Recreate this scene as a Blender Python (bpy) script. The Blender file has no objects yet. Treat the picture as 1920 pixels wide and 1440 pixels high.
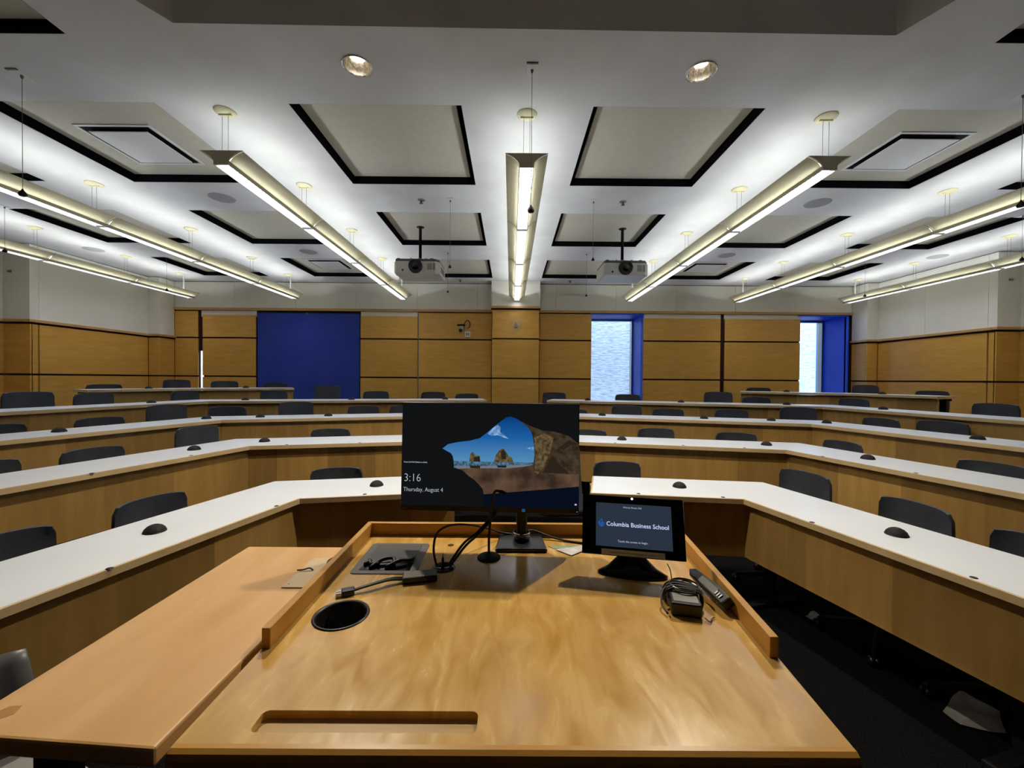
import bpy, bmesh, math, random
from mathutils import Vector, Matrix
random.seed(7)
PI = math.pi
SC = bpy.context.scene
COL = SC.collection

# ------------------------------------------------------------------ camera, world, exposure
EYE = 1.5
cam_d = bpy.data.cameras.new('camera'); cam = bpy.data.objects.new('camera', cam_d); COL.objects.link(cam)
cam_d.sensor_fit = 'HORIZONTAL'; cam_d.sensor_width = 36.0; cam_d.lens = 36.0*776/1920
cam_d.clip_start = .02; cam_d.clip_end = 200
_yaw, _pit, _rol = math.atan(2/776.), math.atan(9/776.), 0.0077
_f = Vector((math.sin(_yaw)*math.cos(_pit), math.cos(_yaw)*math.cos(_pit), -math.sin(_pit)))
_r = Vector((math.cos(_yaw), -math.sin(_yaw), 0)); _u = _r.cross(_f)
_r2 = _r*math.cos(_rol)+_u*math.sin(_rol); _u2 = _u*math.cos(_rol)-_r*math.sin(_rol)
M = Matrix.Identity(4)
for i in range(3):
    M[i][0] = _r2[i]; M[i][1] = _u2[i]; M[i][2] = -_f[i]
M[2][3] = EYE
cam.matrix_world = M
SC.camera = cam

world = bpy.data.worlds.new('daylight'); SC.world = world; world.use_nodes = True
bgn = world.node_tree.nodes['Background']
bgn.inputs[0].default_value = (.62, .78, 1, 1); bgn.inputs[1].default_value = 4.0
SC.view_settings.view_transform = 'Standard'; SC.view_settings.look = 'None'
SC.view_settings.exposure = 0.36; SC.view_settings.gamma = 1.0
SC.view_settings.use_curve_mapping = False

TUBE_E = 16.0        # fluorescent tubes
LENS_E = 15.0         # louvred underside
DOWN_W = 150.0        # recessed downlights

# ------------------------------------------------------------------ materials
def lin(c):
    return tuple(((v/255)/12.92 if v/255 <= .04045 else ((v/255+.055)/1.055)**2.4) for v in c)+(1,)
def mat(name, col, rough=.5, metal=0, spec=.5, **k):
    m = bpy.data.materials.new(name); m.use_nodes = True
    b = m.node_tree.nodes['Principled BSDF']
    b.inputs['Base Color'].default_value = lin(col); b.inputs['Roughness'].default_value = rough
    b.inputs['Metallic'].default_value = metal; b.inputs['Specular IOR Level'].default_value = spec
    for kk, v in k.items(): b.inputs[kk].default_value = v
    return m
def nd(m, t, **k):
    n = m.node_tree.nodes.new(t)
    for a, v in k.items(): setattr(n, a, v)
    return n
def mottle(m, c1, c2, scale=(1, 1, 1), detail=4, coord='Object', lo=.35, hi=.65, bump=0, nscale=1.0, rvar=None):
    """two tone noise in the base colour (texture of the stuff itself)"""
    nt = m.node_tree; L = nt.links.new; b = nt.nodes['Principled BSDF']
    tc = nd(m, 'ShaderNodeTexCoord'); mp = nd(m, 'ShaderNodeMapping'); mp.inputs['Scale'].default_value = scale
    no = nd(m, 'ShaderNodeTexNoise'); no.inputs['Scale'].default_value = nscale; no.inputs['Detail'].default_value = detail
    rp = nd(m, 'ShaderNodeValToRGB'); rp.color_ramp.elements[0].position = lo; rp.color_ramp.elements[1].position = hi
    rp.color_ramp.elements[0].color = lin(c1); rp.color_ramp.elements[1].color = lin(c2)
    L(tc.outputs[coord], mp.inputs[0]); L(mp.outputs[0], no.inputs[0]); L(no.outputs[0], rp.inputs[0]); L(rp.outputs[0], b.inputs['Base Color'])
    if bump:
        bp = nd(m, 'ShaderNodeBump'); bp.inputs['Strength'].default_value = bump; bp.inputs['Distance'].default_value = .01
        L(no.outputs[0], bp.inputs['Height']); L(bp.outputs[0], b.inputs['Normal'])
    return m, no, rp
def emis(name, col, s):
    m = bpy.data.materials.new(name); m.use_nodes = True; nt = m.node_tree; nt.nodes.clear()
    e = nt.nodes.new('ShaderNodeEmission'); o = nt.nodes.new('ShaderNodeOutputMaterial')
    e.inputs[0].default_value = lin(col); e.inputs[1].default_value = s; nt.links.new(e.outputs[0], o.inputs[0]); return m

def veneer(name, c1, c2, rough=.42, strip=0.0, rough_grain=(1.2, 1.2, 14), uv=False, vary=.12):
    m = mat(name, c1, rough, spec=.35); nt = m.node_tree; L = nt.links.new; b = nt.nodes['Principled BSDF']
    tc = nd(m, 'ShaderNodeTexCoord'); mp = nd(m, 'ShaderNodeMapping'); mp.inputs['Scale'].default_value = rough_grain
    no = nd(m, 'ShaderNodeTexNoise'); no.inputs['Scale'].default_value = 2.2; no.inputs['Detail'].default_value = 5; no.inputs['Roughness'].default_value = .6
    rp = nd(m, 'ShaderNodeValToRGB'); rp.color_ramp.elements[0].position = .32; rp.color_ramp.elements[1].position = .7
    rp.color_ramp.elements[0].color = lin(c1); rp.color_ramp.elements[1].color = lin(c2)
    L(tc.outputs['UV' if uv else 'Object'], mp.inputs[0]); L(mp.outputs[0], no.inputs[0]); L(no.outputs[0], rp.inputs[0])
    hs = nd(m, 'ShaderNodeHueSaturation'); L(rp.outputs[0], hs.inputs['Color'])
    mr = nd(m, 'ShaderNodeMapRange'); mr.inputs[3].default_value = 1-vary; mr.inputs[4].default_value = 1+vary
    if strip:
        sx = nd(m, 'ShaderNodeSeparateXYZ'); L(tc.outputs['UV'], sx.inputs[0])
        dv = nd(m, 'ShaderNodeMath', operation='DIVIDE'); dv.inputs[1].default_value = strip; L(sx.outputs[0], dv.inputs[0])
        fl = nd(m, 'ShaderNodeMath', operation='FLOOR'); L(dv.outputs[0], fl.inputs[0])
        oi = nd(m, 'ShaderNodeObjectInfo'); ad = nd(m, 'ShaderNodeMath', operation='ADD'); L(fl.outputs[0], ad.inputs[0])
        mu = nd(m, 'ShaderNodeMath', operation='MULTIPLY'); mu.inputs[1].default_value = 37; L(oi.outputs['Random'], mu.inputs[0]); L(mu.outputs[0], ad.inputs[1])
        wn = nd(m, 'ShaderNodeTexWhiteNoise', noise_dimensions='1D'); L(ad.outputs[0], wn.inputs['W']); L(wn.outputs['Value'], mr.inputs[0])
    else:
        ge = nd(m, 'ShaderNodeNewGeometry'); L(ge.outputs['Random Per Island'], mr.inputs[0])
    L(mr.outputs[0], hs.inputs['Value']); L(hs.outputs[0], b.inputs['Base Color'])
    return m

MT = {}
MT['ceil'] = mottle(mat('ceiling_paint', (226, 226, 224), .9, spec=.1), (222, 222, 220), (230, 230, 228), nscale=3)[0]
MT['panel'] = mottle(mat('panel_cloth', (205, 200, 182), .95, spec=.1), (203, 198, 180), (207, 202, 184), nscale=20)[0]
MT['blackgap'] = mat('black_reveal', (10, 9, 14), .8, spec=.1)
MT['wallw'] = mottle(mat('wall_cream', (224, 219, 203), .85, spec=.1), (221, 216, 200), (227, 222, 206), nscale=2)[0]
MT['dark'] = mat('dark_joint', (46, 18, 20), .6, spec=.2)
MT['wallwood'] = veneer('wall_veneer', (203, 151, 66), (215, 165, 80), .3, 0, (1.5, 1.5, 10), vary=.05)
MT['rail'] = veneer('rail_wood', (184, 142, 84), (200, 158, 100), .4, 0, (3, 3, 20), vary=.03)
MT['deskfront'] = veneer('desk_veneer', (164, 126, 66), (182, 144, 82), .36, .42, (7, .8, 1), uv=True, vary=.24)
MT['deskedge'] = veneer('desk_edge_wood', (200, 170, 122), (212, 184, 138), .35, 0, (3, 3, 3), vary=.02)
MT['desktop'] = mottle(mat('desk_laminate', (228, 232, 236), .3, spec=.35), (225, 229, 233), (231, 235, 239), nscale=1.5)[0]
MT['carpet'] = mottle(mat('carpet', (17, 17, 18), 1, spec=.05), (10, 10, 11), (26, 26, 27), nscale=160, detail=2, bump=.6)[0]
MT['chair'] = mottle(mat('chair_plastic', (60, 62, 68), .5, spec=.4), (56, 58, 64), (66, 68, 74), nscale=9)[0]
MT['chairfab'] = mottle(mat('chair_fabric', (38, 38, 42), .9, spec=.15), (30, 30, 34), (44, 44, 48), nscale=300)[0]
MT['black'] = mat('black_plastic', (18, 17, 18), .35)
MT['blackm'] = mottle(mat('black_matte', (20, 20, 21), .7, spec=.25), (16, 16, 17), (26, 26, 27), nscale=60)[0]
MT['gloss'] = mat('gloss_black', (8, 8, 9), .07)
MT['dome'] = mottle(mat('dome_grille', (34, 30, 32), .7, spec=.3), (22, 19, 21), (44, 40, 42), nscale=240, detail=1)[0]
MT['cable'] = mat('cable_rubber', (38, 24, 22), .5)
MT['cableblk'] = mat('cable_black', (16, 15, 16), .45)
MT['steel'] = mat('brushed_steel', (170, 168, 160), .3, 1)
MT['chrome'] = mat('chrome', (225, 220, 210), .1, 1)
MT['grey'] = mat('grey_plastic', (120, 118, 112), .5)
MT['projw'] = mottle(mat('projector_shell', (200, 198, 190), .45), (197, 195, 187), (204, 202, 194), nscale=4)[0]
MT['projg'] = mat('projector_grey', (88, 90, 90), .5)
MT['cream'] = mat('cream_enamel', (238, 232, 190), .5)
MT['housing'] = mottle(mat('fixture_cream', (196, 188, 160), .55), (192, 184, 156), (200, 192, 165), nscale=5)[0]
MT['whitecord'] = mat('white_cord', (235, 235, 230), .5)
MT['blue'] = mottle(mat('blue_paint', (46, 100, 250), .45, spec=.3), (42, 96, 246), (50, 104, 252), nscale=2)[0]
MT['bluep'] = mottle(mat('blue_board', (46, 62, 150), .85, spec=.15), (50, 66, 150), (55, 71, 157), nscale=2)[0]
MT['white'] = mat('white_plastic', (225, 224, 218), .5)
MT['paper'] = mottle(mat('paper', (150, 148, 138), .8), (140, 138, 128), (158, 156, 146), nscale=12)[0]  # grey darkened to carry the shade under the desk
MT['louvre'] = mat('louvre_blade', (128, 132, 142), .5)
MT['boardwall'] = mottle(mat('dark_front_wall', (70, 66, 58), .8), (66, 62, 54), (74, 70, 62), nscale=2)[0]
MT['tube'] = emis('fluorescent_tube', (232, 240, 255), TUBE_E)
MT['lens'] = emis('lit_louver', (226, 234, 255), LENS_E)
MT['bulb'] = emis('lamp_bulb', (255, 236, 205), 60)
# flamed birch top of the lectern
m = mat('lectern_birch', (200, 146, 68), .3, spec=.5); nt = m.node_tree; L = nt.links.new; b = nt.nodes['Principled BSDF']
tc = nd(m, 'ShaderNodeTexCoord'); mp = nd(m, 'ShaderNodeMapping'); mp.inputs['Scale'].default_value = (26, 8, 8); mp.inputs['Rotation'].default_value = (0, 0, .35)
n1 = nd(m, 'ShaderNodeTexNoise'); n1.inputs['Scale'].default_value = 1.0; n1.inputs['Detail'].default_value = 3; n1.inputs['Distortion'].default_value = .8
r1 = nd(m, 'ShaderNodeValToRGB'); r1.color_ramp.elements[0].position = .3; r1.color_ramp.elements[1].position = .72
r1.color_ramp.elements[0].color = lin((188, 142, 66)); r1.color_ramp.elements[1].color = lin((216, 174, 96))
n2 = nd(m, 'ShaderNodeTexNoise'); n2.inputs['Scale'].default_value = 3.5; n2.inputs['Detail'].default_value = 2
r2 = nd(m, 'ShaderNodeMapRange'); r2.inputs[1].default_value = .3; r2.inputs[2].default_value = .7; r2.inputs[3].default_value = .88; r2.inputs[4].default_value = 1.08
hs = nd(m, 'ShaderNodeHueSaturation')
L(tc.outputs['Object'], mp.inputs[0]); L(mp.outputs[0], n1.inputs[0]); L(n1.outputs[0], r1.inputs[0]); L(tc.outputs['Object'], n2.inputs[0])
L(n2.outputs[0], r2.inputs[0]); L(r1.outputs[0], hs.inputs['Color']); L(r2.outputs[0], hs.inputs['Value']); L(hs.outputs[0], b.inputs['Base Color'])
rr = nd(m, 'ShaderNodeMapRange'); rr.inputs[1].default_value = .3; rr.inputs[2].default_value = .7; rr.inputs[3].default_value = .17; rr.inputs[4].default_value = .30
L(n1.outputs[0], rr.inputs[0]); L(rr.outputs[0], b.inputs['Roughness'])
MT['birch'] = m
m = mat('side_table_maple', (206, 148, 92), .4, spec=.4)
mottle(m, (210, 160, 94), (228, 182, 122), scale=(7, 1.6, 4), nscale=1.6, detail=5, lo=.3, hi=.7); MT['maple'] = m
MT['birchdark'] = veneer('lectern_side_wood', (184, 132, 52), (200, 148, 66), .35, 0, (2, 8, 8), vary=.04)
MT['groove'] = veneer('groove_wood', (170, 134, 76), (192, 156, 94), .4, 0, (3, 30, 8), vary=.02)
# translucent fixture wing
m = bpy.data.materials.new('perforated_wing'); m.use_nodes = True; nt = m.node_tree; L = nt.links.new
b = nt.nodes['Principled BSDF']; b.inputs['Base Color'].default_value = lin((226, 220, 192)); b.inputs['Roughness'].default_value = .6
tr = nd(m, 'ShaderNodeBsdfTranslucent'); tr.inputs[0].default_value = lin((246, 242, 222)); mx = nd(m, 'ShaderNodeMixShader'); mx.inputs[0].default_value = .36
L(b.outputs[0], mx.inputs[1]); L(tr.outputs[0], mx.inputs[2]); L(mx.outputs[0], nt.nodes['Material Output'].inputs[0]); MT['wing'] = m
m = bpy.data.materials.new('added_lamp_shield'); m.use_nodes = True; nt = m.node_tree; L = nt.links.new  # for the added strip that spreads the tube light
b = nt.nodes['Principled BSDF']; b.inputs['Base Color'].default_value = lin((238, 238, 236)); b.inputs['Roughness'].default_value = .6
tr = nd(m, 'ShaderNodeBsdfTranslucent'); tr.inputs[0].default_value = lin((245, 245, 245)); mx = nd(m, 'ShaderNodeMixShader'); mx.inputs[0].default_value = .3
L(b.outputs[0], mx.inputs[1]); L(tr.outputs[0], mx.inputs[2]); L(mx.outputs[0], nt.nodes['Material Output'].inputs[0]); MT['added_shield'] = m
# window glass
m = bpy.data.materials.new('window_glass'); m.use_nodes = True; nt = m.node_tree; L = nt.links.new
g = nd(m, 'ShaderNodeBsdfGlossy'); g.inputs['Roughness'].default_value = .02; t_ = nd(m, 'ShaderNodeBsdfTransparent'); t_.inputs[0].default_value = (.93, .97, 1, 1)
fr = nd(m, 'ShaderNodeFresnel'); mx = nd(m, 'ShaderNodeMixShader'); L(fr.outputs[0], mx.inputs[0]); L(t_.outputs[0], mx.inputs[1]); L(g.outputs[0], mx.inputs[2])
L(mx.outputs[0], nt.nodes['Material Output'].inputs[0]); MT['glass'] = m
# whitewashed brick outside
m = mat('whitewashed_brick', (205, 208, 214), .9, spec=.1); nt = m.node_tree; L = nt.links.new; b = nt.nodes['Principled BSDF']
tc = nd(m, 'ShaderNodeTexCoord'); mp = nd(m, 'ShaderNodeMapping'); mp.inputs['Scale'].default_value = (5, 5, 22)
n1 = nd(m, 'ShaderNodeTexNoise'); n1.inputs['Scale'].default_value = 1.3; n1.inputs['Detail'].default_value = 6
r1 = nd(m, 'ShaderNodeValToRGB'); r1.color_ramp.elements[0].position = .3; r1.color_ramp.elements[1].position = .6
r1.color_ramp.elements[0].color = lin((165, 170, 180)); r1.color_ramp.elements[1].color = lin((216, 219, 224))
bp = nd(m, 'ShaderNodeBump'); bp.inputs['Strength'].default_value = .8; bp.inputs['Distance'].default_value = .03
L(tc.outputs['Object'], mp.inputs[0]); L(mp.outputs[0], n1.inputs[0]); L(n1.outputs[0], r1.inputs[0]); L(r1.outputs[0], b.inputs['Base Color'])
L(n1.outputs[0], bp.inputs['Height']); L(bp.outputs[0], b.inputs['Normal']); MT['brick'] = m
# screens
def scr(name, c, s=.74, noise=0):
    m = emis(name, c, s)
    if noise:
        nt = m.node_tree; e = [n for n in nt.nodes if n.type == 'EMISSION'][0]; tc = nt.nodes.new('ShaderNodeTexCoord'); no = nt.nodes.new('ShaderNodeTexNoise')
        no.inputs['Scale'].default_value = noise; no.inputs['Detail'].default_value = 6; rp = nt.nodes.new('ShaderNodeValToRGB')
        rp.color_ramp.elements[0].position = .35; rp.color_ramp.elements[1].position = .65
        rp.color_ramp.elements[0].color = lin(tuple(v*.62 for v in c)); rp.color_ramp.elements[1].color = lin(tuple(min(255, v*1.25) for v in c))
        nt.links.new(tc.outputs['Object'], no.inputs[0]); nt.links.new(no.outputs[0], rp.inputs[0]); nt.links.new(rp.outputs[0], e.inputs[0])
    return m
MT['s_black'] = mat('screen_glass', (12, 14, 15), .25, spec=.3)
MT['s_dark'] = scr('screen_dark', (17, 19, 20)); MT['s_navy'] = scr('screen_navy', (8, 14, 30))
MT['s_sand'] = scr('screen_sand', (84, 64, 50), noise=14); MT['s_sea'] = scr('screen_sea', (72, 104, 128), noise=120); MT['s_wet'] = scr('screen_wet_sand', (112, 118, 128))
MT['s_rock'] = scr('screen_rock', (92, 78, 52), noise=90); MT['s_rockd'] = scr('screen_rock_dark', (44, 36, 28)); MT['s_cloud'] = scr('screen_cloud', (110, 150, 195), noise=70)
MT['s_rockl'] = scr('screen_rock_light', (112, 96, 62)); MT['s_cavew'] = scr('screen_cave_wall', (62, 50, 36), noise=45)
MT['s_text'] = scr('screen_text', (186, 190, 200)); MT['s_textw'] = scr('screen_text_white', (200, 214, 245)); MT['s_panel'] = scr('screen_slate', (43, 52, 66)); MT['s_blue'] = scr('screen_logo_blue', (16, 104, 214))
m = emis('screen_sky', (20, 90, 160), .74); nt = m.node_tree; L = nt.links.new
tc = nd(m, 'ShaderNodeTexCoord'); sx = nd(m, 'ShaderNodeSeparateXYZ'); r1 = nd(m, 'ShaderNodeValToRGB'); mr = nd(m, 'ShaderNodeMapRange')
mr.inputs[1].default_value = .15; mr.inputs[2].default_value = .29
r1.color_ramp.elements[0].color = lin((84, 142, 186)); r1.color_ramp.elements[1].color = lin((4, 54, 120)); e = r1.color_ramp.elements.new(.5); e.color = lin((28, 96, 164))
L(tc.outputs['Object'], sx.inputs[0]); L(sx.outputs[2], mr.inputs[0]); L(mr.outputs[0], r1.inputs[0]); L(r1.outputs[0], [n for n in nt.nodes if n.type == 'EMISSION'][0].inputs[0]); MT['s_sky'] = m

# ------------------------------------------------------------------ mesh builder
class MB:
    def __init__(s):
        s.bm = bmesh.new(); s.uv = None; s.mi = 0
    def face(s, pts, mi=None):
        vs = [s.bm.verts.new(p) for p in pts]
        f = s.bm.faces.new(vs); f.material_index = s.mi if mi is None else mi; return f
    def box(s, x0, x1, y0, y1, z0, z1, mx=None):
        P = [(x0, y0, z0), (x1, y0, z0), (x1, y1, z0), (x0, y1, z0), (x0, y0, z1), (x1, y0, z1), (x1, y1, z1), (x0, y1, z1)]
        if mx is not None: P = [mx @ Vector(p) for p in P]
        v = [s.bm.verts.new(p) for p in P]
        for q in ((3, 2, 1, 0), (4, 5, 6, 7), (0, 1, 5, 4), (1, 2, 6, 5), (2, 3, 7, 6), (3, 0, 4, 7)):
            f = s.bm.faces.new([v[i] for i in q]); f.material_index = s.mi
        return s
    def prism(s, poly, z0, z1, mx=None):
        a = [Vector((p[0], p[1], z0)) for p in poly]; b = [Vector((p[0], p[1], z1)) for p in poly]
        if mx is not None: a = [mx @ p for p in a]; b = [mx @ p for p in b]
        va = [s.bm.verts.new(p) for p in a]; vb = [s.bm.verts.new(p) for p in b]; n = len(poly)
        fs = [s.bm.faces.new(va[::-1]), s.bm.faces.new(vb)]
        for i in range(n): fs.append(s.bm.faces.new([va[i], va[(i+1) % n], vb[(i+1) % n], vb[i]]))
        for f in fs: f.material_index = s.mi
        return s
    def tube(s, pts, r, seg=8, caps=True):
        pts = [Vector(p) for p in pts]; rings = []; n = len(pts)
        rr = r if isinstance(r, (list, tuple)) else [r]*n
        t0 = (pts[1]-pts[0]).normalized(); up = Vector((0, 0, 1)) if abs(t0.z) < .9 else Vector((1, 0, 0))
        u = t0.cross(up).normalized()
        for i, p in enumerate(pts):
            t = (pts[min(i+1, n-1)]-pts[max(i-1, 0)]).normalized(); u = (u - t*u.dot(t)).normalized(); w = t.cross(u)
            rings.append([s.bm.verts.new(p+(u*math.cos(2*PI*k/seg)+w*math.sin(2*PI*k/seg))*rr[i]) for k in range(seg)])
        for a, b in zip(rings, rings[1:]):
            for k in range(seg):
                f = s.bm.faces.new([a[k], a[(k+1) % seg], b[(k+1) % seg], b[k]]); f.smooth = True; f.material_index = s.mi
        if caps:
            for q in (rings[0][::-1], rings[-1]):
                f = s.bm.faces.new(q); f.material_index = s.mi
        return s
    def lathe(s, prof, c=(0, 0, 0), seg=24, mx=None, smooth=True):
        rings = []
        for r, z in prof:
            if r < 1e-6:
                p = Vector((c[0], c[1], c[2]+z)); p = mx @ p if mx is not None else p; rings.append([s.bm.verts.new(p)])
            else:
                ring = []
                for k in range(seg):
                    p = Vector((c[0]+r*math.cos(2*PI*k/seg), c[1]+r*math.sin(2*PI*k/seg), c[2]+z)); p = mx @ p if mx is not None else p
                    ring.append(s.bm.verts.new(p))
                rings.append(ring)
        for a, b in zip(rings, rings[1:]):
            for k in range(seg):
                if len(a) == 1 and len(b) == 1: continue
                if len(a) == 1: q = [a[0], b[(k+1) % seg], b[k]]
                elif len(b) == 1: q = [a[k], a[(k+1) % seg], b[0]]
                else: q = [a[k], a[(k+1) % seg], b[(k+1) % seg], b[k]]
                f = s.bm.faces.new(q); f.smooth = smooth; f.material_index = s.mi
        return s
    def grid(s, rows, smooth=True, thick=None):
        R = [[s.bm.verts.new(p) for p in r] for r in rows]
        for i in range(len(R)-1):
            for j in range(len(R[0])-1):
                f = s.bm.faces.new([R[i][j], R[i][j+1], R[i+1][j+1], R[i+1][j]]); f.smooth = smooth; f.material_index = s.mi
        return s
    def strip_uv(s, pts, z0, z1, t, side):
        """upright board following pts in plan with UVs in metres"""
        if s.uv is None: s.uv = s.bm.loops.layers.uv.new('UVMap')
        u = random.random()*3
        off, _ = offset(pts, t, side)
        for i in range(len(pts)-1):
            a, b, c, d = pts[i], pts[i+1], off[i+1], off[i]; ln = math.dist(a, b)
            P = [(a[0], a[1]), (b[0], b[1]), (c[0], c[1]), (d[0], d[1])]
            lo = [s.bm.verts.new((p[0], p[1], z0)) for p in P]; hi = [s.bm.verts.new((p[0], p[1], z1)) for p in P]
            U = [u, u+ln, u+ln, u]
            for q in ((0, 1, 1, 0), (1, 2, 2, 1), (2, 3, 3, 2), (3, 0, 0, 3)):
                f = s.bm.faces.new([lo[q[0]], lo[q[1]], hi[q[1]], hi[q[0]]])
                for l, (uu, vv) in zip(f.loops, ((U[q[0]], z0), (U[q[1]], z0), (U[q[1]], z1), (U[q[0]], z1))): l[s.uv].uv = (uu, vv)
            for vs in (lo[::-1], hi):
                f = s.bm.faces.new(vs)
                for l in f.loops: l[s.uv].uv = (u, 0)
            u += ln
        return s
    def build(s, name, m, parent=None, off=None, bevel=0, solid=0, autosmooth=False, sub=0):
        bmesh.ops.recalc_face_normals(s.bm, faces=s.bm.faces)
        if off is not None:
            for v in s.bm.verts: v.co -= Vector(off)
        me = bpy.data.meshes.new(name); s.bm.to_mesh(me); s.bm.free()
        for k in (m if isinstance(m, (list, tuple)) else [m]): me.materials.append(MT[k] if isinstance(k, str) else k)
        o = bpy.data.objects.new(name, me); COL.objects.link(o)
        if parent is not None: o.parent = parent
        if solid:
            x = o.modifiers.new('solid', 'SOLIDIFY'); x.thickness = solid; x.offset = 0
        if bevel:
            x = o.modifiers.new('bevel', 'BEVEL'); x.width = bevel; x.segments = 2; x.limit_method = 'ANGLE'; x.angle_limit = .7
        if sub:
            x = o.modifiers.new('sub', 'SUBSURF'); x.levels = sub; x.render_levels = sub
        return o

def offset(P, d, side):
    """offset a plan polyline away from the room centre; side -1 left, +1 right"""
    N = []
    for a, b in zip(P, P[1:]):
        l = math.dist(a, b); t = ((b[0]-a[0])/l, (b[1]-a[1])/l)
        n = (-t[1], t[0]) if side > 0 else (t[1], -t[0])
        N.append(n)
    O = []
    for i, p in enumerate(P):
        if i == 0: n = N[0]
        elif i == len(P)-1: n = N[-1]
        else:
            k = 1+N[i-1][0]*N[i][0]+N[i-1][1]*N[i][1]; n = ((N[i-1][0]+N[i][0])/k, (N[i-1][1]+N[i][1])/k)
        O.append((p[0]+n[0]*d, p[1]+n[1]*d))
    return O, N

def tag(o, label=None, cat=None, group=None, kind=None):
    if label: o['label'] = label
    if cat: o['category'] = cat
    if group: o['group'] = group
    if kind: o['kind'] = kind
    return o
def empty(name, loc=(0, 0, 0), rz=0):
    o = bpy.data.objects.new(name, None); COL.objects.link(o); o.location = loc; o.rotation_euler = (0, 0, rz); o.empty_display_size = .1; return o
def copy_tree(o, parent=None):
    c = o.copy(); COL.objects.link(c); c.parent = parent
    for ch in list(o.children): copy_tree(ch, c)
    return c
def text(s, size, m, parent, loc, rot=(PI/2, 0, 0), name='lettering', align='LEFT', ext=0.0002, off=0.0, xs=1.0):
    cu = bpy.data.curves.new('t', 'FONT'); cu.body = s; cu.size = size; cu.align_x = align; cu.extrude = ext; cu.offset = off; cu.resolution_u = 3
    t = bpy.data.objects.new('t', cu); COL.objects.link(t); bpy.context.view_layer.update()
    me = bpy.data.meshes.new_from_object(t.evaluated_get(bpy.context.evaluated_depsgraph_get())); bpy.data.objects.remove(t); bpy.data.curves.remove(cu)
    me.materials.clear(); me.materials.append(MT[m]); me.name = name
    mx = Matrix.Rotation(rot[0], 4, 'X') @ Matrix.Scale(xs, 4, (1, 0, 0)); me.transform(mx)
    o = bpy.data.objects.new(name, me); COL.objects.link(o); o.parent = parent; o.location = loc; return o
def spline(P, n=8):
    P = [Vector(p) for p in P]; Q = [P[0]*2-P[1]]+P+[P[-1]*2-P[-2]]; out = []
    for i in range(1, len(Q)-2):
        a, b, c, d = Q[i-1:i+3]
        for k in range(n):
            t = k/n; out.append(.5*((2*b)+(c-a)*t+(2*a-5*b+4*c-d)*t*t+(3*b-a-3*c+d)*t**3))
    out.append(P[-1]); return out

# ------------------------------------------------------------------ room shell
CE = 3.4                       # ceiling height above the front floor
CX = .10                       # centre line of the seating and the ceiling grid
BX = [(.46, 1.66), (2.59, 3.80), (4.66, 5.86)]
BY = [(2.90, 4.08), (4.755, 5.93), (6.62, 7.80)]
openings = []
for ri, (y0, y1) in enumerate([(1.15, 2.33)]+BY):
    for ci, (a, b_) in enumerate(BX):
        if ri == 0 and ci == 0: continue
        for sd in (-1, 1):
            x0, x1 = (CX+a, CX+b_) if sd > 0 else (CX-b_, CX-a)
            openings.append((x0, x1, y0, y1, ri, ci, sd))
REC = (-2.12, 2.36, -2.4, 2.30)
xs = sorted(set([-7.5, 7.6, REC[0], REC[1]]+[v for o in openings for v in o[:2]]))
ys = sorted(set([-2.6, 8.34, REC[2], REC[3]]+[v for o in openings for v in o[2:4]]))
mb = MB()
DL = ((-.95, 2.545, 'left'), (1.155, 2.565, 'right'))
DH = [(x-.085, x+.085, y-.085, y+.085) for x, y, _ in DL]
xs = sorted(set(xs+[v for h in DH for v in h[:2]])); ys = sorted(set(ys+[v for h in DH for v in h[2:]]))
holes = [o[:4] for o in openings]+[REC]+DH
for i in range(len(xs)-1):
    for j in range(len(ys)-1):
        cx, cy = (xs[i]+xs[i+1])/2, (ys[j]+ys[j+1])/2
        if any(h[0] < cx < h[1] and h[2] < cy < h[3] for h in holes): continue
        mb.box(xs[i], xs[i+1], ys[j], ys[j+1], CE, CE+.13)
for dx, dy, _ in DL:
    ci_ = [(dx+.079*math.cos(2*PI*i/32), dy+.079*math.sin(2*PI*i/32)) for i in range(32)]; so_ = []
    for i in range(32):
        a = 2*PI*i/32; m_ = .085/max(abs(math.cos(a)), abs(math.sin(a))); so_.append((dx+math.cos(a)*m_, dy+math.sin(a)*m_))
    for i in range(32):
        j = (i+1) % 32; mb.prism([ci_[i], so_[i], so_[j], ci_[j]], CE, CE+.02)
    mb.box(dx-.1, dx+.1, dy-.1, dy+.1, CE+.13, CE+.15)
# splayed corners of the raised recess over the front of the room
mb.prism([(-2.12, 2.30), (-2.12, 1.78), (-1.83, 2.25), (-1.83, 2.30)], CE, CE+.35)
mb.prism([(2.36, 2.30), (2.095, 2.30), (2.095, 2.285), (2.36, 1.72)], CE, CE+.35)
mb.prism([(-1.83, 2.30), (-1.83, 2.25), (2.095, 2.285), (2.095, 2.30)], CE, CE+.35)
mb.box(-2.2, -2.12, -2.5, 2.38, CE+.13, CE+.35); mb.box(2.36, 2.44, -2.5, 2.38, CE+.13, CE+.35)
mb.box(-2.12, 2.36, 2.30, 2.38, CE+.13, CE+.35); mb.box(-2.2, 2.44, -2.5, -2.4, CE+.13, CE+.35)
mb.box(-2.2, 2.44, -2.5, 2.38, CE+.35, CE+.40)
ceiling = tag(mb.build('ceiling', 'ceil'), kind='structure')
for (x0, x1, y0, y1, ri, ci, sd) in openings:
    m_ = MB(); t = .004
    m_.box(x0, x0+t, y0, y1, CE+.002, CE+.15); m_.box(x1-t, x1, y0, y1, CE+.002, CE+.15)
    m_.box(x0, x1, y0, y0+t, CE+.002, CE+.15); m_.box(x0, x1, y1-t, y1, CE+.002, CE+.15)
    m_.box(x0-.02, x1+.02, y0-.02, y1+.02, CE+.15, CE+.16)
    m_.build('panel_recess', 'blackgap', ceiling)
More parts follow.
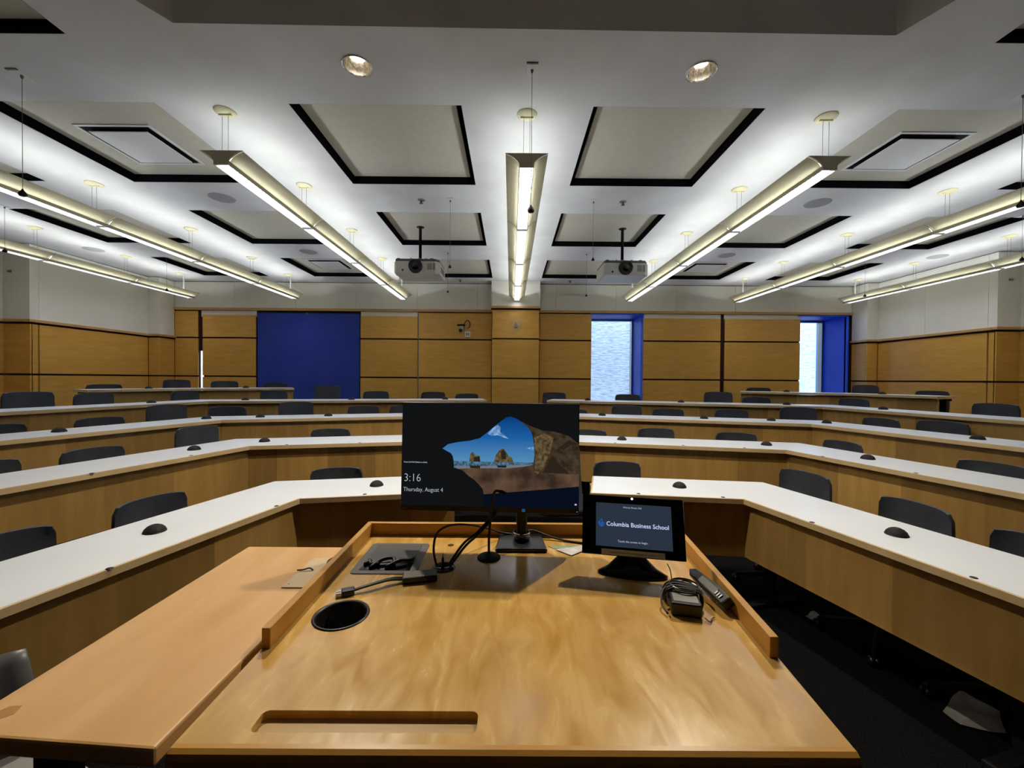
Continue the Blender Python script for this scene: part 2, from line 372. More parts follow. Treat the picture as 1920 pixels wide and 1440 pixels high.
colname = ['innermost', 'middle', 'outermost']; rowname = ['overhead front', 'first', 'second', 'rear']
for (x0, x1, y0, y1, ri, ci, sd) in openings:
    if ri == 0 and ci == 2: pass
    p = MB(); ax, bx = (x0+.02, x1-.05) if sd < 0 else (x0+.05, x1-.02)
    p.box(ax, bx, y0+.03, y1-.012, CE+.07, CE+.09)
    o = p.build('ceiling_panel', 'panel', bevel=.003)
    tag(o, 'cream square ceiling panel set in a black reveal, %s of three columns %s of centre, %s row from the lectern' % (colname[ci], 'left' if sd < 0 else 'right', rowname[ri]), 'ceiling panel', 'cream ceiling panels in black reveals')

# tiered floor
F = {(1, -1): [(-.37, 2.77), (-1.32, 2.59), (-1.86, 0.55)], (1, 1): [(.55, 2.765), (1.50, 2.645), (2.05, 0.55)],
     (2, -1): [(-.37, 4.06), (-2.27, 3.60), (-2.97, 1.2)], (2, 1): [(.57, 4.00), (2.41, 3.60), (3.06, 1.2)],
     (3, -1): [(-.37, 5.23), (-3.06, 4.38), (-3.84, 1.9)], (3, 1): [(.57, 5.18), (3.22, 4.42), (3.86, 1.9)],
     (4, -1): [(-.37, 6.30), (-3.97, 5.44), (-4.72, 2.4)], (4, 1): [(.56, 6.33), (3.99, 5.30), (4.50, 2.4)],
     (5, -1): [(-3.70, 7.05), (-4.9, 6.35), (-5.45, 5.35)], (5, 1): [(3.90, 7.0), (5.10, 6.35), (5.52, 5.35)]}
ZT = {1: .74, 2: .90, 3: 1.045, 4: 1.18, 5: 1.32}
fl = MB(); fl.box(-7.5, 7.6, -2.6, 8.3, -.1, 0)
for k in (2, 3, 4, 5):
    l, _ = offset(F[(k, -1)], .0, -1); r, _ = offset(F[(k, 1)], .0, 1)
    poly = [(-7.45-.001*k, l[-1][1]), l[-1]]+l[::-1][1:]+r+[(7.55+.001*k, r[-1][1]), (7.55+.001*k, 8.28), (-7.45-.001*k, 8.28)]
    fl.prism(poly, -.05, ZT[k]-.74)
tag(fl.build('floor', 'carpet'), kind='structure')

# ---- back wall
BWY = 8.28
Z1, Z2, ZR0, ZR1 = 1.515, 2.28, 2.825, 2.875       # joints and the timber rail
ops = [(-6.22, -6.13, .5, 2.02), (1.60, 2.61, .3, 2.80), (5.76, 6.70, .3, 2.80)]
w = MB(); XS = [-6.95]+[v for o in ops for v in o[:2]]+[7.05]
for i in range(0, len(XS), 2): w.box(XS[i], XS[i+1], BWY, BWY+.04, 0, 3.5)
for a, b_, c, d in ops:
    w.box(a, b_, BWY, BWY+.04, 0, c); w.box(a, b_, BWY, BWY+.04, d, 3.5)
wall_back = tag(w.build('wall_back', 'dark'), kind='structure')
cl = MB()
def clad(mbx, x0, x1, y0, y1, zs, g=.008):
    for z0, z1 in zs: mbx.box(x0+g, x1-g, y0, y1, z0+.014, z1-.014)
ZS = [(.3, Z1), (Z1, Z2), (Z2, 2.82)]
for x0, x1 in ((-6.69, -6.22), (-1.85, -.385), (.55, 1.60)):
    clad(cl, x0, x1, BWY-.03, BWY, ZS)
cl.build('wood_cladding', 'wallwood', wall_back, bevel=.002)
up = MB(); joints = [-6.69, -5.51, -4.29, -3.10, -1.87, -.68, -.385]
for a, b_ in zip(joints, joints[1:]): up.box(a+.002, b_-.002, BWY-.03, BWY, ZR1, CE-.015)
joints = [.55, .88, 2.08, 3.27, 4.46, 5.65, 6.79]
for a, b_ in zip(joints, joints[1:]): up.box(a+.002, b_-.002, BWY-.03, BWY, ZR1, CE-.015)
up.build('plaster_panel', 'wallw', wall_back)
rl = MB(); rl.box(-6.69, -.385, BWY-.055, BWY, ZR0, ZR1); rl.box(.55, 6.79, BWY-.055, BWY, ZR0, ZR1)
rl.build('picture_rail', 'rail', wall_back, bevel=.004)
hd = MB()
for a, b_ in ((-6.17, -5.07), (-3.0, -1.85), (2.63, 5.76)): hd.box(a, b_, BWY-.012, BWY, 2.70, 2.823)
hd.build('pale_header', 'wallw', wall_back)
# centre column
col_ = MB(); col_.box(-.36, .525, 8.03, BWY, 0, CE)
wc = tag(col_.build('wall_column', 'dark'), kind='structure')
cw = MB()
for z0, z1 in ((.3, Z1), (Z1, Z2+.0), (Z2, 2.85)): cw.box(-.372, .535, 8.0, BWY-.03, z0+.014, z1-.014)
cw.build('wood_cladding', 'wallwood', wc, bevel=.002)
cu_ = MB(); cu_.box(-.385, .55, 7.985, BWY-.03, 2.90, CE-.004); cu_.build('plaster_panel', 'wallw', wc)
cr = MB(); cr.box(-.40, .565, 7.955, BWY-.03, 2.865, 2.905); cr.build('picture_rail', 'rail', wc, bevel=.004)

# sliding wood shutters in front of the other windows
shl = ['left of the blue board, beside the bright slit', 'between the blue board and the wall camera', 'between the centre window and the thick dark gap', 'between the thick dark gap and the corner window']
for (x0, x1), lb in zip(((-6.13, -5.07), (-3.0, -1.86), (2.62, 4.17), (4.24, 5.755)), shl):
    s_ = MB(); clad(s_, x0, x1, BWY-.045, BWY-.015, [(.62, Z1), (Z1, Z2), (Z2, 2.745)], .006)
    o = s_.build('sliding_shutter', 'wallwood', bevel=.002); tag(o, 'honey veneer sliding shutter '+lb, 'shutter', 'sliding wooden shutters on the back wall')
dv = MB(); dv.box(4.178, 4.232, BWY-.03, BWY, .6, 2.82); dv.build('dark_gap_strip', 'dark', wall_back)  # dark strip filling the gap between the two right shutters
dv = MB(); dv.box(-1.865, -1.845, BWY-.03, BWY, .6, 2.82); dv.build('steel_mullion', MT['grey'], wall_back)

# blue board closing the left window
bb = empty('blue_board', (-4.035, BWY, .6)); tag(bb, 'large plain navy blue board filling the left window bay', 'board')
q = MB(); q.box(-5.05, -3.02, BWY-.022, BWY-.001, .5, 2.78); q.build('board_face', 'bluep', bb, off=bb.location)
q = MB(); q.box(-4.08, -4.04, BWY-.045, BWY-.022, 2.76, 2.79); q.build('latch', 'grey', bb, off=bb.location)
q = MB(); q.box(-5.06, -3.01, BWY-.026, BWY-.001, 2.78, 2.80); q.build('top_shadow_strip', 'blackm', bb, off=bb.location)  # black strip painted in as the shadow line along the board's top

# windows
GY = 8.98
for i, (x0, x1) in enumerate(((1.60, 2.61), (5.76, 6.70))):
    r = MB(); r.box(x0-.03, x0, BWY+.04, GY+.1, .3, 2.84); r.box(x1, x1+.03, BWY-.03, GY+.1, .3, 2.84)
    r.box(x0-.03, x1+.03, BWY-.03, GY+.1, 2.80, 2.84); r.box(x0-.03, x1+.03, BWY+.04, GY+.1, .25, .3)
    wn = tag(r.build('window_%d' % (i+1), 'blue'), kind='structure')
    f = MB(); f.box(x0, x0+.03, GY-.06, GY+.04, .3, 2.80); f.box(x1-.03, x1, GY-.10, GY+.04, .3, 2.80); f.box(x0+.03, x1-.03, GY-.06, GY+.04, 2.765, 2.80); f.box(x0+.03, x1-.03, GY-.06, GY+.04, .3, .34)
    f.build('window_frame', 'steel', wn)
    g_ = MB(); g_.box(x0+.03, x1-.03, GY-.004, GY+.002, .34, 2.765); g_.build('pane', 'glass', wn)
o = MB(); o.box(-12, 7.80, 10.6, 10.9, -2, 3.9)
tag(o.build('brick_wall', 'brick'), 'whitewashed brick wall outside, seen through the two windows', 'wall')
o = MB(); o.box(7.4, 13, 12.2, 12.5, -2, 5.2)
tag(o.build('neighbouring_wall', mottle(mat('pale_render', (150, 190, 235), .9), (145, 185, 230), (155, 195, 240), nscale=2)[0]), 'pale blue wall beyond the brick wall, seen through the right window', 'wall')
o = MB(); o.box(-12, 14, 8.32, 20, -2.2, -2.0)
tag(o.build('yard_ground', mottle(mat('yard_concrete', (150, 150, 148), .9), (140, 140, 138), (158, 158, 156), nscale=3)[0]), 'pale concrete ground of the yard outside the windows', 'ground', kind='structure')

# ---- side walls (white above, honey cladding below)
def side_wall(name, s):
    X0 = 6.9 if s < 0 else 7.0; XP = 6.69 if s < 0 else 6.79; XR = 7.28 if s < 0 else 7.34
    def bx(m_, x0, x1, y0, y1, z0, z1):
        a, b_ = sorted((s*x0, s*x1)); m_.box(a, b_, y0, y1, z0, z1)
    base = MB()
    bx(base, XR+.03, XR+.15, -2.6, 5.97, 0, 3.5); bx(base, X0+.03, XR+.15, 5.99, 8.32, 0, 3.5); bx(base, XP+.03, X0+.03, 7.92, BWY, 0, 3.4)
    w = tag(base.build(name, 'dark'), kind='structure')
    wl = MB(); g = .008
    RB = 2.255                       # underside of the rail
    for z0, z1 in ((.0, Z1), (Z1, RB)):
        z0 += .014; z1 -= .014
        for y0, y1 in ((-2.6, .4), (.4, 2.9), (2.9, 5.40), (5.40, 5.97)): bx(wl, XR, XR+.03, y0+g, y1-g, z0, z1)
        bx(wl, X0+.0, XR+.0, 5.96, 5.99, z0, z1)                  # return face towards the front
        bx(wl, X0, X0+.03, 5.975, 6.06, z0, z1); bx(wl, X0, X0+.03, 6.08, 7.90-g, z0, z1)
        bx(wl, XP+.0, X0-.01, 7.89, 7.92, z0, z1); bx(wl, XP, XP+.03, 7.925, BWY-.03, z0, z1)
    wl.build('wood_cladding', 'wallwood', w, bevel=.002)
    pl = MB(); zt = CE-.015; zb = 2.305
    for y0, y1 in ((-2.6, 1.2), (1.203, 3.6), (3.603, 5.97)): bx(pl, XR, XR+.03, y0, y1, zb, zt)
    bx(pl, X0, XR, 5.955, 5.99, zb, zt)
    for y0, y1 in ((5.99, 6.07), (6.073, 7.0), (7.003, 7.92)) if s > 0 else ((5.99, 6.07), (6.073, 7.92)): bx(pl, X0, X0+.03, y0, y1, zb, zt)
    bx(pl, XP, X0, 7.89, 7.92, zb, zt); bx(pl, XP, XP+.03, 7.92, BWY-.03, zb, zt)
    pl.build('plaster_panel', 'wallw', w)
    ra = MB(); z0, z1, p_ = 2.268, 2.308, .035
    bx(ra, XR-p_, XR+.03, -2.6, 5.96-p_, z0, z1); bx(ra, X0-p_, XR+.03, 5.96-p_, 5.99, z0, z1)
    bx(ra, X0-p_, X0+.03, 5.99, 7.89-p_, z0, z1); bx(ra, XP-p_, X0+.03, 7.89-p_, 7.92, z0, z1); bx(ra, XP-p_, XP+.03, 7.92, BWY-.03, z0, z1)
    ra.build('picture_rail', 'rail', w, bevel=.004)
    bm_ = MB(); bx(bm_, 7.15, 7.2, 5.935, 5.955, 2.975, 3.0)
    sn = bm_.build('wall_sensor', 'grey', bevel=.003)
    tag(sn, 'small grey sensor high on the white return of the %s wall' % ('left' if s < 0 else 'right'), 'sensor')
    return w
side_wall('wall_left', -1); side_wall('wall_right', 1)
o = MB(); o.box(-7.5, 7.6, -2.75, -2.6, 0, 3.5); tag(o.build('wall_front', 'boardwall'), kind='structure')

# ------------------------------------------------------------------ desks
rown = {1: 'front', 2: 'second', 3: 'third', 4: 'fourth', 5: 'back'}
sidn = {-1: 'left', 1: 'right'}
GR = {(1, -1): [(-.95, 2.70), (-1.38, 2.44), (-1.58, 1.63)], (1, 1): [(.86, 2.76), (1.39, 2.69), (1.63, 2.22), (1.81, 1.60)],
      (2, -1): [(-1.4, 3.84), (-2.0, 3.70), (-2.43, 3.15), (-2.58, 2.55)], (2, 1): [(1.0, 3.94), (1.6, 3.82), (2.1, 3.70), (2.5, 3.3), (2.68, 2.72)]}
def desk(k, s):
    P = F[(k, s)]; z = ZT[k]; fl_ = z-.74
    root = empty('lecture_desk', (P[0][0], P[0][1], fl_))
    tag(root, 'long angled white topped desk with wood front, %s tier, %s of the centre aisle' % (rown[k], sidn[s]), 'desk', 'tiered white topped lecture desks')
    off = root.location
    e1, _ = offset(P, .014, s); bk, _ = offset(P, .50, s)
    bk[0] = (bk[0][0]+(.05 if k == 1 else 0)*s, bk[0][1])
    tp = MB(); tp.prism(e1+bk[::-1], z-.032, z); tp.build('tabletop', 'desktop', root, off=off)
    ed = MB(); ed.prism(P+e1[::-1], z-.032, z-.0005)
    a, b_ = P[0], bk[0]; l = math.dist(a, b_); n = ((b_[1]-a[1])/l, -(b_[0]-a[0])/l); n = (n[0]*-s, n[1]*-s) if n[0]*s > 0 else n
    ed.prism([a, b_, (b_[0]+n[0]*.012, b_[1]+n[1]*.012), (a[0]+n[0]*.012, a[1]+n[1]*.012)], z-.036, z-.0005)
    if k == 5:
        a, b_ = P[-1], bk[-1]; ed.prism([a, b_, (b_[0], b_[1]-.014), (a[0], a[1]-.014)], z-.036, z-.0005)
    ed.build('edge_band', 'deskedge', root, off=off, bevel=.0)
    mo = MB(); q, _ = offset(P, .045, s); mo.strip_uv(q, z-.39, z-.036, .018, s)
    # end panel at the aisle
    q2, _ = offset(P, .063, s); q3, _ = offset(P, .42, s)
    ax = P[0][0]
    mo.strip_uv([(q2[0][0]+.03*s, q2[0][1]), (q3[0][0]+.03*s, q3[0][1])], z-.39, z-.036, .018, s)
    mo.build('modesty_panel', 'deskfront', root, off=off)
    # T legs
    c, N = offset(P, .27, s)
    for i in range(len(c)-1):
        ln = math.dist(c[i], c[i+1]); m_ = max(1, round(ln/1.3))
        for j in range(m_+(1 if i == len(c)-2 else 0)):
            t = (j+.12)/m_ if j < m_ else .97
            px, py = c[i][0]+(c[i+1][0]-c[i][0])*t, c[i][1]+(c[i+1][1]-c[i][1])*t
            if (k, s) == (4, -1) and False: continue
            mx = Matrix.Translation((px, py, 0)) @ Matrix.Rotation(math.atan2(N[i][1], N[i][0]), 4, 'Z')
            lg = MB(); lg.box(-.02, .02, -.03, .03, fl_+.03, z-.036, mx); lg.box(-.2, .2, -.03, .03, fl_, fl_+.03, mx); lg.box(-.2, .18, -.015, .015, z-.07, z-.034, mx)
            lg.build('leg', 'blackm', root, off=off, bevel=.004)
    for gx, gy in GR.get((k, s), []):
        gq = MB(); gq.lathe([(0, .002), (.011, .002), (.013, 0)], (gx, gy, z), 12); gq.build('screw_cap', 'black', root, off=off)
    return root
desks = {ks: desk(*ks) for ks in F}

# dome microphones standing on the desks: radius .045
dome0 = MB(); dome0.lathe([(.0, .036), (.016, .0345), (.030, .028), (.041, .017), (.046, .006), (.046, 0)], seg=24)
d0 = dome0.build('dome_microphone', 'dome')
rb = MB(); rb.lathe([(.0475, 0), (.0475, .004), (.044, .004)], seg=24); rb.build('base_ring', 'black', d0)
DM = [(1, -1, -0.946, 2.925, 0, 2), (1, -1, -1.739, 2.023, 1, 2), (1, 1, 1.209, 2.944, 0, 2), (1, 1, 1.926, 2.047, 1, 2), (2, -1, -2.295, 3.861, 0, 2), (2, -1, -2.599, 3.401, 1, 2), (2, 1, 1.118, 4.147, 0, 3), (2, 1, 2.400, 3.868, 1, 3), (2, 1, 2.785, 3.211, 2, 3), (3, -1, -2.174, 4.933, 0, 4), (3, -1, -2.853, 4.718, 1, 4), (3, -1, -3.298, 4.490, 2, 4), (3, -1, -3.655, 3.356, 3, 4), (3, 1, 1.168, 5.279, 0, 5), (3, 1, 2.317, 4.949, 1, 5), (3, 1, 3.000, 4.753, 2, 5), (3, 1, 3.463, 4.521, 3, 5), (3, 1, 3.767, 3.323, 4, 5), (4, -1, -1.015, 6.413, 0, 4), (4, -1, -2.346, 6.095, 1, 4), (4, -1, -3.698, 5.772, 2, 4), (4, -1, -4.344, 5.011, 3, 4), (4, 1, 1.193, 6.411, 0, 4), (4, 1, 2.482, 6.024, 1, 4), (4, 1, 3.767, 5.638, 2, 4), (4, 1, 4.340, 4.809, 3, 4), (5, -1, -4.429, 6.926, 0, 2), (5, -1, -5.331, 6.106, 1, 2), (5, 1, 4.613, 6.910, 0, 2), (5, 1, 5.487, 6.101, 1, 2)]
for q, (k, s, x, y, i, n) in enumerate(DM):
    o = d0 if q == 0 else copy_tree(d0)
    o.location = (x, y, ZT[k])
    w_ = 'closest to the aisle' if i == 0 else ('farthest from the aisle' if i == n-1 else ['', 'second', 'third', 'fourth'][i]+' from the aisle')
    tag(o, 'black dome desk microphone on the %s-tier desk %s of centre, %s' % (rown[k], sidn[s], w_), 'microphone', 'dome microphones on the desks')


# ------------------------------------------------------------------ chairs
def make_chair():
    r = empty('swivel_chair')
    b = MB(); rows = []
    for i in range(9):
        v = i/8; z = .46+.40*v; wd = .205-.012*v-(.016*max(0, (v-.85)/.15)**2); yb = .20+.045*v+.02*math.sin(v*PI)
        rows.append([(wd*math.sin(a*1.0)/math.sin(1.0), yb-.055*(1-math.cos(a))*1.6, z+(-.012*abs(a)**3 if i == 8 else 0)) for a in [(-1+2*j/10) for j in range(11)]])
    b.grid(rows); back = b.build('backrest', 'chair', r, solid=.016); es = back.modifiers.new('edge', 'EDGE_SPLIT'); es.split_angle = .7
    s = MB(); n = 24; ring = []
    pts = []
    for j in range(n):
        a = 2*PI*j/n; c, s2 = math.cos(a), math.sin(a); e = .45
        pts.append((.225*math.copysign(abs(c)**e, c), -.02+.22*math.copysign(abs(s2)**e, s2)))
    s.prism(pts, .43, .475); s.build('seat', 'chairfab', r, bevel=.012)
    g = MB(); g.box(-.03, .03, .12, .22, .40, .425); g.tube([(0, .20, .41), (0, .245, .45), (0, .235, .56)], .02, 8); g.box(-.09, .09, -.08, .12, .385, .43)
    g.build('mechanism', 'blackm', r, bevel=.004)
    c = MB(); c.lathe([(0, .10), (.028, .10), (.028, .25), (.016, .25), (.016, .39), (0, .39)], seg=14); c.build('gas_column', 'black', r)
    h = MB(); h.lathe([(0, .065), (.045, .065), (.045, .11), (.0, .115)], seg=14); hub = h.build('star_base', 'blackm', r)
    for i in range(5):
        a = 2*PI*i/5+.3; ca, sa = math.cos(a), math.sin(a)
        h2 = MB(); h2.tube([(0.03*ca, .03*sa, .095), (.15*ca, .15*sa, .085), (.29*ca, .29*sa, .062)], [.024, .019, .013], 8); h2.build('star_arm', 'blackm', hub)
        w_ = MB(); mx = Matrix.Translation((.29*ca, .29*sa, .026)) @ Matrix.Rotation(a+.6, 4, 'Z') @ Matrix.Rotation(PI/2, 4, 'X')
        w_.lathe([(0, -.024), (.024, -.022), (.026, -.006), (.012, -.003), (.012, .003), (.026, .006), (.024, .022), (0, .024)], seg=14, mx=mx)
        w_.tube([(.29*ca, .29*sa, .03), (.29*ca, .29*sa, .065)], .008, 6); w_.build('castor', 'black', r)
    return r
proto = make_chair()
LIFT = ('backrest', 'seat', 'mechanism')
CH = [(1, -1, -1.39, 3.36, 0.77, -11, -4),
    (1, -1, -2.15, 2.46, 0.78, -75, 2),
    (1, -1, -2.31, 1.85, 0.78, -75, 1),
    (1, 1, 0.92, 3.49, 0.81, 7, -5),
    (1, 1, 2.19, 3.04, 0.83, 75, -2),
    (1, 1, 2.36, 2.42, 0.80, 75, 7),
    (1, 1, 2.49, 1.90, 0.78, 75, 2),
    (2, -1, -1.94, 4.47, 0.95, -14, 0),
    (2, -1, -2.98, 3.91, 1.03, -74, 3),
    (2, -1, -3.20, 3.16, 0.95, -74, 2),
    (2, -1, -3.35, 2.63, 0.95, -74, -6),
    (2, 1, 0.89, 4.72, 0.93, 12, 2),
    (2, 1, 1.63, 4.56, 0.97, 12, -7),
    (2, 1, 2.37, 4.40, 0.95, 12, 7),
    (2, 1, 3.13, 3.90, 0.94, 75, 6),
    (2, 1, 3.40, 2.89, 0.94, 75, 0),
    (3, -1, -1.45, 5.69, 1.13, -18, -3),
    (3, -1, -1.97, 5.53, 1.13, -18, 1),
    (3, -1, -2.72, 5.29, 1.19, -18, -4),
    (3, -1, -3.44, 5.07, 1.14, -18, -4),
    (3, -1, -3.81, 4.56, 1.19, -73, 4),
    (3, -1, -3.98, 4.01, 1.10, -73, 0),
    (3, -1, -4.19, 3.34, 1.10, -73, 1),
    (3, 1, 0.88, 5.89, 1.08, 16, 6),
    (3, 1, 1.59, 5.69, 1.15, 16, 1),
    (3, 1, 2.11, 5.54, 1.12, 16, 0),
    (3, 1, 2.85, 5.33, 1.13, 16, -1),
    (3, 1, 3.55, 5.13, 1.18, 16, 3),
    (3, 1, 4.00, 4.47, 1.11, 76, 6),
    (3, 1, 4.14, 3.92, 1.13, 76, -5),
    (4, -1, -0.73, 7.01, 1.25, -13, -4),
    (4, -1, -1.30, 6.87, 1.28, -13, 3),
    (4, -1, -2.15, 6.67, 1.29, -13, -5),
    (4, -1, -2.89, 6.49, 1.38, -13, 6),
    (4, -1, -3.63, 6.31, 1.30, -13, 7),
    (4, -1, -4.65, 5.90, 1.30, -76, 1),
    (4, -1, -4.90, 4.87, 1.30, -76, -1),
    (4, -1, -5.04, 4.31, 1.33, -76, 4),
    (4, 1, 0.77, 7.07, 1.28, 17, -7),
    (4, 1, 1.89, 6.73, 1.27, 17, 3),
    (4, 1, 3.16, 6.35, 1.33, 17, 5),
    (4, 1, 3.70, 6.19, 1.26, 17, -6),
    (4, 1, 4.71, 5.63, 1.27, 80, -5),
    (4, 1, 4.96, 4.23, 1.29, 80, 5),
    (5, -1, -4.31, 7.58, 1.40, -30, 2),
    (5, -1, -4.95, 7.22, 1.43, -30, -7),
    (5, -1, -5.51, 6.85, 1.45, -61, -3),
    (5, -1, -5.95, 6.04, 1.38, -61, 5),
    (5, 1, 4.54, 7.53, 1.38, 28, -7),
    (5, 1, 5.77, 6.74, 1.45, 67, 6),
    (5, 1, 6.09, 5.99, 1.38, 67, 6),
]
first = True
ordn = ['nearest', 'second', 'third', 'fourth', 'fifth', 'sixth', 'seventh', 'eighth']
cnt = {}
for k, s, x, y, zt, rot, jit in CH: cnt[(k, s)] = cnt.get((k, s), 0)+1
seen = {}
for k, s, x, y, zt, rot, jit in CH:
    i = seen.get((k, s), 0); seen[(k, s)] = i+1
    o = proto if first else copy_tree(proto); first = False
    n = (math.sin(math.radians(rot)), math.cos(math.radians(rot)))
    flz = ZT[k]-.74; o.location = (x-n[0]*.23, y-n[1]*.23, flz); o.rotation_euler = (0, 0, -math.radians(rot+jit))
    lift = zt-flz-.86
    for ch in o.children:
        if ch.name.split('.')[0] in LIFT: ch.location.z = lift
    w_ = 'nearest the centre aisle' if i == 0 else ('farthest from the centre aisle' if i == cnt[(k, s)]-1 else ordn[i]+' from the centre aisle')
    tag(o, 'charcoal swivel chair behind the %s desk %s of the aisle, %s' % (rown[k]+'-tier', sidn[s], w_), 'chair', 'charcoal swivel chairs behind the desks')

o = copy_tree(proto); o.location = (.40, 3.10, 0); o.rotation_euler = (0, 0, .15)
for ch in o.children: ch.location.z = .115 if ch.name.split('.')[0] in LIFT else 0
tag(o, 'taller black swivel chair in the centre aisle, mostly hidden behind the computer monitor', 'chair', 'charcoal swivel chairs behind the desks')

# ------------------------------------------------------------------ pendant lights
def wing_pts(s, y):
    return [(s*.052, y, .03), (s*.066, y, .048), (s*.088, y, .068), (s*.117, y, .085), (s*.15, y, .098)]
Y0, SEG, FZ = 2.95, 1.252, 3.0
def make_light():
    r = empty('pendant_light', (0, 0, FZ))
    h = MB()
    h.box(-.052, -.048, 0.002, SEG-.002, 0, .034); h.box(.048, .052, 0.002, SEG-.002, 0, .034); h.box(-.05, .05, .002, SEG-.002, .030, .034)
    hs_ = h.build('housing', 'housing', r); proto_parts = [hs_]
    for s in (-1, 1):
        w_ = MB(); w_.grid([wing_pts(s, .012), wing_pts(s, SEG-.012)]); proto_parts.append(w_.build('side_wing', 'wing', r, solid=.003))
    l = MB(); l.box(-.047, .047, .02, SEG-.02, .026, .0285); ln = l.build('lens', 'lens', r); proto_parts.append(ln)
    bf = MB(); n = 26
    for i in range(n+1):
        y = .02+(SEG-.04)*i/n; bf.box(-.047, .047, y-.002, y+.002, .008, .0255)
    bf.build('louver', 'louvre', ln)
    t = MB()
    for x in (-.028, .028): t.tube([(x, .04, .056), (x, SEG-.04, .056)], .013, 10)
    proto_parts.append(t.build('lamp_tube', 'tube', r))
    kk = MB(); kk.grid([[(-.026, .04, .087), (-.012, .04, .090), (.012, .04, .090), (.026, .04, .087)], [(-.026, SEG-.04, .087), (-.012, SEG-.04, .090), (.012, SEG-.04, .090), (.026, SEG-.04, .087)]]); proto_parts.append(kk.build('added_lamp_shield', 'added_shield', r, solid=.002))  # unseen strip added over the tubes to soften the ceiling hot spot
    for i in range(1, 4):
        for p in proto_parts:
            c = p.copy(); COL.objects.link(c); c.location.y = SEG*i
            for ch in p.children:
                d = ch.copy(); COL.objects.link(d); d.parent = c
    for i in range(5):
        e = MB(); y = SEG*i; t_ = .006
        prof = [(-.052, 0), (.052, 0), (.052, .03), (.066, .048), (.088, .068), (.117, .085), (.153, .099), (-.153, .099), (-.117, .085), (-.088, .068), (-.066, .048), (-.052, .03)]
        mx = Matrix.Translation((0, y+t_, 0)) @ Matrix.Rotation(PI/2, 4, 'X')
        e.prism(prof, 0, 2*t_, mx); e.build('end_plate' if i in (0, 4) else 'joint_plate', 'housing', r)
    for y in (.04, 1.17, 2.4, 3.65, 4.72):
        cn = MB(); cn.lathe([(0, .378), (.03, .378), (.07, .392), (.073, .3985), (0, .3985)], (0, y, 0), 28); cn.box(-.045, .045, y-.006, y+.006, .370, .380); cn.build('canopy', 'cream', r)
        cb = MB(); top = .373
        for x in (-.022, .022): cb.tube([(x, y, .096), (x, y, top)], .0014, 5)
        cb.build('suspension_cable', 'grey', r)
    pc = MB(); pts = [(.006+.004*math.sin(i*1.7), 4.80+.004*math.cos(i*1.7), .09+.295*i/24) for i in range(25)]
    pc.tube(pts, .010, 8); pc.build('power_cord', 'whitecord', r)
    return r
L0 = make_light()
runs = [(.10, 'centre linear pendant light hanging straight over the lectern aisle'),
        (-2.06, 'linear pendant light, first run left of the centre one'), (2.25, 'linear pendant light, first run right of the centre one'),
        (-4.13, 'linear pendant light, second run left of the centre one'), (4.32, 'linear pendant light, second run right of the centre one'),
        (-6.12, 'linear pendant light along the left wall, third run left of centre'), (6.42, 'linear pendant light along the right wall, third run right of centre')]
for i, (x, lb) in enumerate(runs):
    o = L0 if i == 0 else copy_tree(L0)
    o.location = (x, Y0, FZ); tag(o, lb, 'pendant light', 'cream linear pendant lights')

# recessed downlights
for i, (x, y, lb) in enumerate(DL):
    r = empty('recessed_downlight', (x, y, CE)); tag(r, 'lit round chrome downlight in the ceiling, %s of the centre pendant light' % lb, 'downlight', 'chrome downlights')
    t = MB(); t.lathe([(.090, -.0005), (.092, -.005), (.082, -.006), (.078, -.002)], seg=32); t.build('trim_ring', 'chrome', r)
    t = MB(); t.lathe([(.078, -.002), (.074, .02), (.066, .05), (.055, .085), (.045, .10)], seg=32); t.build('reflector', 'chrome', r)
    t = MB(); t.lathe([(.0, .062), (.025, .066), (.04, .08), (.046, .10)], seg=24); t.build('bulb', 'bulb', r)
    ld = bpy.data.lights.new('downlight_beam', 'SPOT'); ld.energy = DOWN_W; ld.color = (1, .90, .74); ld.spot_size = 2.3; ld.spot_blend = .5; ld.shadow_soft_size = .035
    lo = bpy.data.objects.new('downlight_beam', ld); COL.objects.link(lo); lo.parent = r; lo.location = (0, 0, .045)

# air diffusers in four ceiling panels
for (xa, ya, lb) in ((-3.15, 3.565, 'front left ceiling panel'), (3.35, 3.565, 'front right ceiling panel'), (-3.15, 7.22, 'rear left ceiling panel'), (3.35, 7.22, 'rear right ceiling panel')):
    z = CE+.07; r = empty('air_diffuser', (xa, ya, z-.02)); tag(r, 'square white plaque air diffuser in the '+lb, 'air vent', 'square ceiling air diffusers')
    f = MB(); h = .30
    for a in ((-h, h, -h, -h+.025), (-h, h, h-.025, h), (-h, -h+.025, -h+.025, h-.025), (h-.025, h, -h+.025, h-.025)): f.box(*a, .012, .02)
    f.build('frame', 'white', r, bevel=.003)
    f = MB(); f.box(-h+.025, h-.025, -h+.025, h-.025, .018, .0195); f.build('slot', 'blackgap', r)
    f = MB(); f.box(-.235, .235, -.235, .235, -.004, .004); f.box(-.01, .01, -.01, .01, .004, .018); f.build('plaque', 'white', r, bevel=.003)
